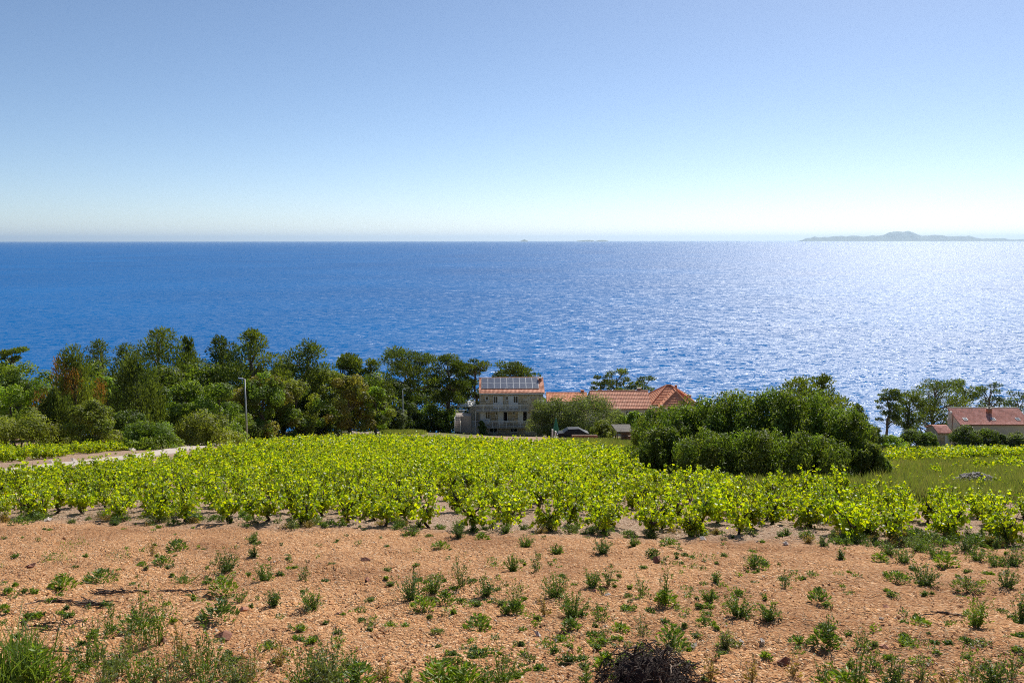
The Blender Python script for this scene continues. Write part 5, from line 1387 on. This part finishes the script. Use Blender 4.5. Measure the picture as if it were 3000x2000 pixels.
# (px, base py, height px, width px, kind, colour)
WEEDS = [(663, 1675, 82, 85, 'bushy', 'dark'), (740, 1590, 40, 45, 'bushy', 'green'), (742, 1630, 38, 34, 'bushy', 'dark'), (774, 1702, 62, 68, 'bushy', 'green'), (890, 1699, 60, 42, 'tall', 'dark'), (910, 1783, 72, 80, 'bushy', 'green'),
 (800, 1770, 52, 60, 'bushy', 'dark'), (655, 1740, 62, 76, 'leafy', 'bright'), (642, 1816, 70, 100, 'leafy', 'dark'), (700, 1760, 45, 60, 'tall', 'green'), (183, 1723, 46, 66, 'leafy', 'bright'), (293, 1706, 42, 92, 'leafy', 'green'),
 (179, 1642, 20, 66, 'flat', 'bright'), (514, 1612, 36, 62, 'leafy', 'green'), (476, 1650, 26, 58, 'leafy', 'green'), (540, 1706, 42, 88, 'tall', 'green'), (446, 1625, 60, 36, 'tall', 'dry'), (348, 1640, 25, 60, 'flat', 'green'),
 (323, 1862, 115, 60, 'tall', 'green'), (425, 1888, 220, 80, 'tall', 'green'), (462, 1882, 170, 70, 'tall', 'green'), (395, 1840, 50, 90, 'leafy', 'green'), (490, 1820, 45, 70, 'flat', 'bright'),
 (40, 2010, 165, 170, 'grass', 'green'), (120, 2015, 130, 120, 'leafy', 'bright'), (300, 2020, 150, 130, 'tall', 'grey'), (400, 2020, 150, 130, 'tall', 'green'), (500, 2020, 165, 130, 'tall', 'grey'), (600, 2020, 150, 120, 'tall', 'green'), (700, 2020, 120, 120, 'bushy', 'grey'),
 (880, 2015, 150, 120, 'tall', 'green'), (960, 2020, 160, 140, 'bushy', 'grey'), (1025, 1962, 92, 62, 'tall', 'green'), (1050, 2010, 80, 110, 'leafy', 'green'),
 (1204, 1757, 105, 115, 'bushy', 'dark'), (1266, 1736, 78, 76, 'bushy', 'green'), (1238, 1784, 50, 74, 'leafy', 'bright'), (1306, 1766, 46, 60, 'leafy', 'green'), (1349, 1716, 112, 78, 'tall', 'dark'), (1421, 1746, 72, 74, 'bushy', 'dark'),
 (1506, 1792, 118, 74, 'tall', 'green'), (1502, 1795, 40, 76, 'leafy', 'green'), (1502, 1672, 62, 62, 'bushy', 'green'), (1570, 1674, 76, 46, 'tall', 'dark'), (1629, 1749, 82, 100, 'bushy', 'green'), (1680, 1804, 80, 120, 'bushy', 'green'), (1595, 1804, 82, 44, 'tall', 'dry'),
 (1400, 1846, 56, 80, 'leafy', 'green'), (1315, 1798, 26, 48, 'flat', 'bright'), (1735, 1721, 72, 54, 'bushy', 'green'), (1782, 1715, 76, 52, 'tall', 'dark'), (1880, 1744, 82, 54, 'tall', 'green'), (1948, 1768, 145, 40, 'tall', 'dark'), (1950, 1770, 55, 68, 'leafy', 'bright'),
 (1757, 1817, 66, 92, 'tall', 'green'), (1672, 1842, 42, 54, 'leafy', 'green'), (1880, 1864, 88, 64, 'tall', 'grey'), (1965, 1897, 82, 86, 'leafy', 'green'), (1816, 1846, 26, 56, 'leafy', 'bright'),
 (1468, 2000, 150, 135, 'tall', 'green'), (1420, 2012, 90, 80, 'tall', 'green'), (1290, 2012, 88, 130, 'leafy', 'bright'), (1360, 2014, 84, 110, 'leafy', 'bright'), (1667, 1941, 42, 48, 'bushy', 'dark'), (1716, 2000, 70, 45, 'tall', 'green'), (1770, 1960, 60, 60, 'leafy', 'bright'),
 (1629, 1621, 36, 52, 'bushy', 'green'), (1765, 1621, 56, 72, 'bushy', 'dark'), (1855, 1600, 40, 36, 'bushy', 'green'), (1910, 1627, 26, 44, 'leafy', 'dark'), (1289, 1604, 24, 54, 'leafy', 'bright'), (1451, 1659, 16, 54, 'flat', 'bright'), (1204, 1566, 32, 66, 'bushy', 'green'), (1345, 1572, 60, 66, 'bushy', 'dark'),
 (1410, 1580, 26, 44, 'leafy', 'bright'), (1480, 1560, 40, 50, 'bushy', 'green'), (1540, 1600, 44, 60, 'bushy', 'green'), (1590, 1560, 50, 50, 'tall', 'grey'), (1960, 1600, 30, 60, 'leafy', 'green'), (140, 1640, 20, 50, 'flat', 'green'), (60, 1535, 25, 60, 'leafy', 'green'), (215, 1600, 18, 70, 'flat', 'bright'), (570, 1520, 24, 40, 'leafy', 'green'),
 (2208, 1664, 74, 44, 'tall', 'green'), (2215, 1662, 38, 66, 'leafy', 'green'), (2096, 1706, 44, 32, 'bushy', 'green'), (2298, 1723, 58, 38, 'tall', 'dark'), (2077, 1761, 46, 54, 'bushy', 'green'), (2162, 1800, 78, 115, 'bushy', 'green'), (2251, 1812, 66, 74, 'bushy', 'green'),
 (2400, 1761, 42, 62, 'leafy', 'green'), (2430, 1893, 120, 40, 'tall', 'dark'), (2412, 1893, 62, 78, 'leafy', 'green'), (2340, 1885, 26, 54, 'leafy', 'green'), (2523, 1897, 72, 42, 'tall', 'green'), (2706, 1715, 72, 100, 'bushy', 'dark'), (2629, 1702, 32, 66, 'leafy', 'green'),
 (2948, 1723, 62, 64, 'bushy', 'dark'), (2833, 1731, 42, 76, 'leafy', 'grey'), (2859, 1834, 92, 86, 'bushy', 'bright'), (2990, 1826, 104, 56, 'bushy', 'dark'), (2463, 1638, 32, 26, 'bushy', 'dark'), (2578, 1646, 32, 44, 'leafy', 'bright'), (2410, 1600, 34, 40, 'bushy', 'dark'),
 (2600, 1622, 40, 80, 'bushy', 'green'), (2645, 1646, 48, 66, 'bushy', 'green'), (2690, 1612, 40, 80, 'bushy', 'green'), (2740, 1630, 40, 76, 'bushy', 'green'), (2772, 1656, 42, 66, 'leafy', 'bright'), (2830, 1616, 58, 66, 'bushy', 'dark'), (2862, 1640, 36, 66, 'bushy', 'green'), (2920, 1662, 48, 80, 'bushy', 'green'), (2965, 1662, 64, 66, 'bushy', 'dark'),
 (2693, 1829, 22, 50, 'leafy', 'bright'), (2663, 1902, 26, 56, 'flat', 'bright'), (2123, 1902, 72, 54, 'bushy', 'grey'), (2064, 1830, 26, 56, 'leafy', 'green'), (2510, 2015, 165, 120, 'tall', 'green'), (2480, 2018, 60, 120, 'leafy', 'bright'), (2616, 2018, 105, 90, 'bushy', 'dark'), (2850, 2018, 135, 110, 'tall', 'green'), (2914, 2018, 105, 80, 'bushy', 'dark'), (2780, 2016, 70, 60, 'tall', 'dry'),
 (250, 1960, 150, 80, 'tall', 'green'), (290, 1935, 130, 60, 'tall', 'green'), (385, 1925, 150, 60, 'tall', 'grey'), (530, 1940, 130, 60, 'tall', 'dry'), (610, 1960, 150, 70, 'tall', 'green'), (350, 1975, 130, 80, 'tall', 'grey'), (450, 1985, 120, 90, 'tall', 'green'), (560, 1975, 140, 80, 'tall', 'green'), (650, 1985, 110, 90, 'tall', 'grey'), (740, 1990, 100, 80, 'tall', 'dry'), (180, 1990, 120, 90, 'tall', 'green'), (820, 1950, 90, 60, 'tall', 'dry'), (930, 1985, 100, 80, 'bushy', 'grey'), (1120, 1985, 70, 60, 'tall', 'dry'), (1190, 2005, 60, 60, 'tall', 'green'), (2080, 1985, 90, 50, 'tall', 'dry'), (2200, 1995, 80, 50, 'tall', 'dry'), (2320, 1985, 90, 50, 'tall', 'dry'), (2400, 2000, 80, 60, 'tall', 'green'), (2700, 1995, 90, 70, 'tall', 'grey'), (2560, 1960, 80, 50, 'tall', 'green'), (2960, 1990, 110, 70, 'tall', 'green'), (2242, 1931, 28, 34, 'leafy', 'bright'), (2060, 1640, 14, 80, 'flat', 'green'), (2330, 1700, 20, 40, 'flat', 'bright'), (2700, 1900, 16, 60, 'flat', 'green'), (330, 1520, 26, 160, 'bushy', 'dry'), (470, 1515, 26, 140, 'bushy', 'grey'), (90, 1520, 26, 140, 'bushy', 'grey')]
KW = {'tall': 'thin-stemmed', 'bushy': 'bushy', 'leafy': 'broad-leaved', 'flat': 'creeping', 'grass': 'grassy'}
CW = {'green': 'green', 'dark': 'dark green', 'bright': 'bright green', 'grey': 'grey-green', 'dry': 'dry brownish'}
def band(py):
    return 'in the nearest strip of soil' if py > 1900 else 'in the near half of the red soil' if py > 1770 else 'in the middle of the red soil' if py > 1660 else 'along the vineyard edge'
cnt = {}
for wd in sorted(WEEDS): cnt[(wd[4], wd[5], band(wd[1]))] = cnt.get((wd[4], wd[5], band(wd[1])), 0) + 1
seen = {}
WP = on_ground_many([w[0] for w in sorted(WEEDS)], [min(w[1], 2050) for w in sorted(WEEDS)])
for i, (px, py, hp, wp, kind, cn) in enumerate(sorted(WEEDS)):
    r = np.random.default_rng(5000 + i)
    p = Vector(WP[i]); k = p.length / FPX
    v, f, t = weed_arrays(r, kind, hp * k, wp * k, cn)
    key = (kind, cn, band(py)); seen[key] = seen.get(key, 0) + 1
    lab = '%s %s weed %s' % (CW[cn], KW[kind], band(py)) + (', %s from the left' % ORD[seen[key] - 1] if cnt[key] > 1 else '')
    root = thing('weed', lab, 'weed', (p.x, p.y, p.z - .01), 0, 'weeds on the red soil')
    link('foliage', mesh_np('foliage', v, f, M['weed'], t), root)

def scatter_cover():
    """small seedlings and grass too many to count"""
    vv = []; q4 = []; tt = []; n = 0; r = R
    def add(x, y, z, kind, h, w, c):
        nonlocal n
        v, f, t = weed_arrays(r, kind, h, w, c)
        vv.append(v + np.array([x, y, z])); tt.append(t)
        for a in f: q4.append(a + n)
        n += len(v)
    cl = np.stack([r.uniform(-80, 3080, 75), r.uniform(1540, 2010, 75)], -1); cand = np.concatenate([np.stack([r.uniform(-80, 3080, 200), r.uniform(1530, 2000, 200)], -1)] + [c_ + r.normal(0, 1, (6, 2)) * np.array([75, 20]) for c_ in cl]); cpos = on_ground_many(cand[:, 0], cand[:, 1])
    for (px, py), cp in zip(cand, cpos):
        if py < 1515 or py > 2040: continue
        p = Vector(cp)
        if p.y + .198 * p.x > 18.4: continue
        add(p.x, p.y, p.z, ['flat', 'leafy', 'flat', 'bushy'][r.integers(0, 4)], r.uniform(.02, .08), r.uniform(.05, .2), ['green', 'bright', 'grey', 'dark'][r.integers(0, 4)])
    for _ in range(190):                                   # weeds at the feet of the front vines
        px = r.uniform(-50, 3050) if _ < 120 else r.uniform(2450, 3050); x0 = (px - 1500) / FPX * 18; y = 18.3 - .198 * x0 + r.uniform(-.5, .7)
        x = (px - 1500) / FPX * y
        add(x, y, gz(x, y), ['bushy', 'leafy', 'tall'][r.integers(0, 3)], r.uniform(.08, .3), r.uniform(.15, .4), ['green', 'dark', 'grey', 'dry', 'green'][r.integers(0, 5)])
    o = link('ground_cover', mesh_np('ground_cover', np.concatenate(vv), [np.concatenate([a for a in q4 if a.shape[1] == 4]), ], M['weed'], np.concatenate(tt)))
    tag(o, 'scattered small seedlings and low weeds on the red soil', 'weeds', kind='stuff')
scatter_cover()

def field_grass():
    vv = []; fq = []; tt = []; n = 0; r = R
    cols = np.array([(0.15, 0.18, 0.085), (0.17, 0.19, 0.095), (0.22, 0.21, 0.11), (0.13, 0.18, 0.055), (0.19, 0.24, 0.05)])
    P_ = []
    for _ in range(5200):
        px = r.uniform(2560, 3260); py = r.uniform(1345, 1475); P_.append((px, py, 1.0))
    for _ in range(900): P_.append((r.uniform(1120, 1240), r.uniform(1263, 1272), .8))
    for _ in range(700): P_.append((r.uniform(480, 760), r.uniform(1278, 1300), .8))
    for _ in range(700): P_.append((r.uniform(1770, 1880), r.uniform(1302, 1345), .9))
    for _ in range(900): P_.append((r.uniform(1600, 1860), r.uniform(1290, 1303), .7))
    for _ in range(1000): P_.append((r.uniform(1890, 2600), r.uniform(1418, 1452), .8))
    for _ in range(1500): P_.append((r.uniform(2560, 2800), r.uniform(1312, 1350), .9))
    gp = on_ground_many([a[0] for a in P_], [a[1] for a in P_])
    for (px, py, s), p in zip(P_, gp):
        p = Vector(p); m = 7
        h = s * r.uniform(.25, .6, m); b = np.array([p.x, p.y, p.z]) + np.concatenate([r.normal(0, .22, (m, 2)), np.zeros((m, 1))], 1)
        ln = r.normal(0, .3, (m, 3)) * h[:, None]; ln[:, 2] = h
        sd = np.array([.02, 0, 0]) * (p.y / 50 + .5)
        v = np.stack([b - sd, b + sd, b + ln], 1).reshape(-1, 3)
        vv.append(v); fq.append(np.arange(3 * m).reshape(-1, 3) + n); n += 3 * m
        tt.append(np.repeat(cols[r.integers(0, 5, 1)] * r.uniform(.75, 1.25, (m, 1)), 3, 0))
    o = link('grass', mesh_np('grass', np.concatenate(vv), np.concatenate(fq), M['weed'], np.concatenate(tt)))
    tag(o, 'dry grey-green grass of the right-hand field and verges', 'grass', kind='stuff')
field_grass()

OCT = np.array([(1, 0, 0), (-1, 0, 0), (0, 1, 0), (0, -1, 0), (0, 0, 1), (0, 0, -1), (.6, .6, .5), (-.6, .6, .5), (-.6, -.6, .5), (.6, -.6, .5)], float)
OF = np.array([(4, 0, 6), (4, 6, 2), (4, 2, 7), (4, 7, 1), (4, 1, 8), (4, 8, 3), (4, 3, 9), (4, 9, 0), (0, 5, 2), (2, 5, 1), (1, 5, 3), (3, 5, 0), (0, 2, 6), (2, 1, 7), (1, 3, 8), (3, 0, 9)])
def stones_array(pos, size, cols, r, flat=.6):
    n = len(pos)
    v = OCT[None] * (1 + r.normal(0, .2, (n, 10, 1))); v = v * size[:, None, None]
    v[:, :, 2] *= flat * r.uniform(.6, 1.2, (n, 1)); v[:, :, 1] *= r.uniform(.6, 1.0, (n, 1))
    a = r.uniform(0, 6.28, n); c_, s_ = np.cos(a)[:, None], np.sin(a)[:, None]
    x = v[:, :, 0] * c_ - v[:, :, 1] * s_; y = v[:, :, 0] * s_ + v[:, :, 1] * c_
    tl = r.normal(0, .35, (n, 1)); z = v[:, :, 2] + x * tl
    v = np.stack([x, y, z], -1) + pos[:, None, :]
    f = OF[None] + (np.arange(n) * 10)[:, None, None]
    return v.reshape(-1, 3), f.reshape(-1, 3), np.repeat(cols, 10, 0)
def gravel():
    r = R; n = 13200
    py = 1480 + (2120 - 1480) * r.uniform(0, 1, n) ** .85; px = r.uniform(-150, 3150, n)
    t = np.tan(PITCH + np.arctan((py - 1000) / FPX)); y = 2.6 / (t - .2224); x = (px - 1500) / FPX * (y * math.cos(PITCH) + y * t * math.sin(PITCH)); z = ground(x, y)
    s = .009 + .016 * r.uniform(0, 1, n) ** 2.5 + .03 * (r.uniform(0, 1, n) < .02) * r.uniform(.3, 1, n)
    red = (y + .198 * x < 18.8)
    base = np.where(red[:, None], np.array([.50, .255, .12]), np.array([.41, .275, .19]))
    pale = r.uniform(0, 1, n) < np.where(red, .16, .3)
    base = np.where(pale[:, None], np.array([.64, .51, .38]), base) * r.uniform(.65, 1.2, (n, 1))
    v, f, c = stones_array(np.stack([x, y, z + s * .15], -1), s, base, r)
    o = link('gravel', mesh_np('gravel', v, f, M['rock'], c)); tag(o, 'reddish gravel and clods strewn over the soil', 'gravel', kind='stuff')
gravel()
def litter():
    '''straw and dead stalks lying on the soil'''
    r = R; n = 9000
    px = r.uniform(-100, 3100, n); py = 1500 + 560 * r.uniform(0, 1, n)
    dens = np.sin(px * .0047 + 2) * np.sin(py * .013 + px * .003) + .4 * np.sin(px * .017 + py * .02)
    ok = dens + r.normal(0, .5, n) > 0; px, py = px[ok], py[ok]; n = len(px)
    p = on_ground_many(px, py); a = r.uniform(0, 6.28, n); L_ = r.uniform(.03, .16, n)
    d = np.stack([np.cos(a), np.sin(a), r.normal(0, .15, n)], -1) * L_[:, None]; sd = np.stack([-np.sin(a), np.cos(a), np.zeros(n)], -1) * .0035
    c = p + np.array([0, 0, .014]); c[:, 2] += r.uniform(0, .02, n)
    v = np.stack([c - d * .5 - sd, c - d * .5 + sd, c + d * .5 + sd * .6, c + d * .5 - sd * .6, c + np.array([0, 0, .006])], 1)
    i = np.arange(n)[:, None] * 5
    f = np.concatenate([i + np.array([[0, 1, 4]]), i + np.array([[1, 2, 4]]), i + np.array([[2, 3, 4]]), i + np.array([[3, 0, 4]])])
    col = np.array([(.42, .31, .17), (.30, .20, .11), (.20, .13, .08), (.50, .40, .24)])[r.integers(0, 4, n)] * r.uniform(.7, 1.2, (n, 1))
    o = link('straw_litter', mesh_np('straw_litter', v.reshape(-1, 3), f, M['rock'], np.repeat(col, 5, 0))); tag(o, 'dry straw and dead stalks strewn over the red soil', 'litter', kind='stuff')
litter()
BIGROCK = [(1206, 1921, 17, 'pale', 'pale squarish rock in the near red soil, left of centre'), (2031, 1896, 24, 'pale', 'whitish rock right of the root pile'), (2170, 1880, 22, 'pale', 'flat white stone behind the root pile, left of a pair'), (2232, 1880, 20, 'pale', 'white stone behind the root pile, right of a pair'),
           (2302, 1596, 22, 'pale', 'white stone at the vineyard edge right of centre'), (2060, 1584, 28, 'pale', 'flat pale stone under the front vines right of centre'), (140, 1524, 24, 'pale', 'flat pale slab at the vineyard edge far left'), (1076, 1700, 26, 'red', 'reddish rock left of the tallest central weeds'),
           (710, 1788, 30, 'red', 'reddish rock among weeds on the left'), (990, 1801, 24, 'red', 'round red rock left of centre'), (655, 1872, 62, 'dark', 'large crumbling red-brown clod on the left'), (478, 1878, 24, 'dark', 'dark red rock beside tall weeds on the left'), (88, 1663, 28, 'dark', 'dark clod near the left edge'),
           (1740, 1733, 22, 'red', 'pinkish rock in the middle of the weeds'), (1780, 1745, 20, 'pale', 'pale flat stone right of the pinkish rock'), (2410, 1755, 24, 'red', 'reddish rock at a small leafy weed on the right'), (2595, 1782, 24, 'red', 'flat reddish stone on the open right soil'), (2300, 1945, 40, 'dark', 'dark red clod right of the root pile'),
           (1923, 1648, 34, 'dark', 'dark rotten stump-like clod right of centre'), (1070, 1643, 32, 'dark', 'dark clod left of centre under the vineyard edge'), (130, 1900, 30, 'red', 'brown clod at the lower left'), (1575, 1862, 22, 'pale', 'pale pebble in the near central soil'), (1630, 1880, 22, 'pale', 'pale flat stone left of the root pile'), (2590, 1900, 34, 'red', 'flat pinkish stone in the near right soil')]
for i, (px, py, w, c, lab) in enumerate(BIGROCK):
    r = np.random.default_rng(60 + i); p = on_ground(px, py); s = w * p.length / FPX * .5
    base = {'pale': (.55, .47, .41), 'red': (.46, .22, .14), 'dark': (.22, .10, .065)}[c]
    v, f, t = stones_array(np.array([[0, 0, s * .2]]), np.array([s]), np.array([base]), r, .75)
    me = mesh_np('rock', v, f, M['rock'], t); o = link('rock', me, None, (p.x, p.y, p.z))
    sub = o.modifiers.new('round', 'SUBSURF'); sub.levels = 1; sub.render_levels = 1; sub.subdivision_type = 'SIMPLE'
    tag(o, lab, 'rock', 'larger stones lying on the soil')

def stone_heap():
    r = np.random.default_rng(77); c = on_ground(2850, 1432)
    n = 1100; a = r.uniform(0, 6.28, n); q = np.sqrt(r.uniform(0, 1, n)); rx, ry = 1.35, .9
    x = np.cos(a) * q * rx; y = np.sin(a) * q * ry; z = .62 * (1 - q ** 1.6) + r.uniform(-.05, .04, n)
    s = r.uniform(.03, .075, n)
    X = np.stack([x, y, z], -1); X[:, 2] += ground(c.x + x, c.y + y) - c.z
    v, f, t = stones_array(X, s, np.array([.40, .36, .33]) * r.uniform(.65, 1.35, (n, 1)), r, .6)
    root = thing('stone_heap', 'heap of grey field stones in the right-hand field', 'stone heap', c, 0)
    o = link('stones', mesh_np('stones', v, f, M['rock'], t), root); o['kind'] = 'stuff'
    # bare red patch and lesser heap beside it
    c2 = on_ground(2950, 1456)
    n = 160; x = r.normal(0, .5, n); y = r.normal(0, .35, n); X = np.stack([x, y, ground(c2.x + x, c2.y + y) - c2.z + .02], -1)
    v, f, t = stones_array(X, r.uniform(.02, .05, n), np.array([.44, .32, .26]) * r.uniform(.7, 1.3, (n, 1)), r, .6)
    root = thing('stone_heap', 'small scatter of pinkish stones right of the grey heap', 'stone heap', c2, 0)
    o = link('stones', mesh_np('stones', v, f, M['rock'], t), root); o['kind'] = 'stuff'
    # kerb stones along the lane
    for i, (px, py) in enumerate([(60, 1374), (150, 1358), (215, 1352), (388, 1323), (432, 1318)]):
        p = on_ground(px, py - 4); rr = np.random.default_rng(90 + i); s = rr.uniform(.18, .3)
        v, f, t = stones_array(np.array([[0, 0, .05]]), np.array([s]), np.array([[.52, .45, .38]]), rr, .5)
        o = link('rock', mesh_np('rock', v, f, M['rock'], t), None, (p.x, p.y, p.z)); tag(o, 'pale stone on the verge of the lane, %s from the left' % ORD[i], 'rock', 'stones on the verge of the lane')
stone_heap()

M['root'] = simple('dug_root', (0.055, 0.036, 0.028), 0.9, 0.5, 20, 0.5, 60)
M['root_pale'] = simple('peeled_root', (0.30, 0.22, 0.16), 0.85, 0.3, 20, 0.4, 60)
def root_pile():
    r = np.random.default_rng(21); c = on_ground(1895, 1995); k = c.length / FPX
    W = 270 * k; H_ = 95 * k
    root = thing('root_pile', 'tangled heap of dark dug-out vine roots in the right foreground', 'root pile', c, 0)
    def strand(big):
        a = r.uniform(0, 6.28); q = math.sqrt(r.uniform(0, 1)) * .46 * W
        p = np.array([math.cos(a) * q, math.sin(a) * q * .75, 0]); p[2] = H_ * max(0, 1 - (q / (.5 * W)) ** 2) * r.uniform(.2, 1.05)
        d = unit(r.normal(0, 1, 3) * np.array([1, .8, .45])); pts = [p]; st = W * (.075 if big else .05)
        for _ in range(7 if big else 5):
            d = unit(d + r.normal(0, .55, 3) * np.array([1, 1, .6]) - .10 * np.array([p[0], p[1], 0]) / W); p = p + d * st
            lim = H_ * max(.04, 1 - (math.hypot(p[0], p[1]) / (.54 * W)) ** 2) * 1.12
            p[2] = min(max(p[2], .01), lim); pts.append(p.copy())
        return [tuple(x) for x in pts]
    for i in range(60):
        w_ = r.uniform(.006, .013); pts = strand(True); n = len(pts)
        MB().tube(pts, [w_ * (1 - .6 * j / n) for j in range(n)], 5).build('root', M['root_pale'] if i % 5 == 0 else M['root'], root)
    m = MB()
    for i in range(420):
        w_ = r.uniform(.002, .006); pts = strand(False); n = len(pts); m.tube(pts, [w_ * (1 - .5 * j / n) for j in range(n)], 4)
    m.build('root_tangle', M['root'], root)['kind'] = 'stuff'
    # earthy core
    n1 = 18; v = []; f = []
    for i in range(6):
        for j in range(n1):
            q = .44 * W * (1 - i / 6); a = 2 * math.pi * j / n1
            v.append((math.cos(a) * q * r.uniform(.85, 1.05), math.sin(a) * q * .75 * r.uniform(.85, 1.05), H_ * .8 * (1 - (1 - i / 6) ** 2) * r.uniform(.8, 1.05) - .02))
    for i in range(5):
        for j in range(n1): f.append((i * n1 + j, i * n1 + (j + 1) % n1, (i + 1) * n1 + (j + 1) % n1, (i + 1) * n1 + j))
    f.append(tuple(5 * n1 + j for j in range(n1)))
    MB().add(v, f).build('earth_core', M['root'], root)
root_pile()
def prunings(label, px, py, wpx, n, seed):
    r = np.random.default_rng(seed); c = on_ground(px, py); k = c.length / FPX
    root = thing('pruned_twigs', label, 'twigs', c, 0, 'heaps of pruned vine twigs')
    W = wpx * k
    for i in range(n):
        x, y = r.uniform(-.5, .5) * W, r.normal(0, .10) * W
        a = r.normal(0, .5); L_ = r.uniform(.1, .35)
        p = []
        for t in (-.5, 0, .5):
            xx = x + math.cos(a) * L_ * t; yy = y + math.sin(a) * L_ * t + r.normal(0, .02)
            p.append((xx, yy, gz(c.x + xx, c.y + yy) - c.z + r.uniform(.01, .05)))
        MB().tube(p, [.008, .007, .004], 5).build('twig', M['root_pale'] if i % 4 == 0 else M['root'], root)
prunings('dark pruned twigs left of the tall weeds on the left', 225, 1768, 170, 34, 1)
prunings('pruned twigs behind the tall weeds on the left', 345, 1738, 130, 26, 2)
prunings('few pruned twigs near the lower left corner', 150, 1835, 150, 16, 3)
prunings('pruned twigs left of the rows of bushy weeds', 530, 1735, 110, 14, 4)
prunings('dark rotten twigs on the open right soil', 2770, 1803, 90, 12, 5)
prunings('long pruned twig lying in the lower left', 185, 1915, 120, 4, 6)

# ------------------------------------------------------------------ the air
def haze(density, col):
    m, nt, out = new_mat('haze_air')
    v = N(nt, 'ShaderNodeVolumePrincipled')
    v.inputs['Color'].default_value = (*col, 1)
    v.inputs['Density'].default_value = density
    v.inputs['Anisotropy'].default_value = 0.4
    nt.links.new(v.outputs[0], out.inputs['Volume'])
    o = MB().box(-100000, 100000, -300, 130000, SEA_Z - 6, 700).build('haze', m)
    tag(o, 'thin pale blue air between the shore and the horizon', 'haze', kind='stuff')
haze(1.7e-5, (0.58, 0.76, 0.96))
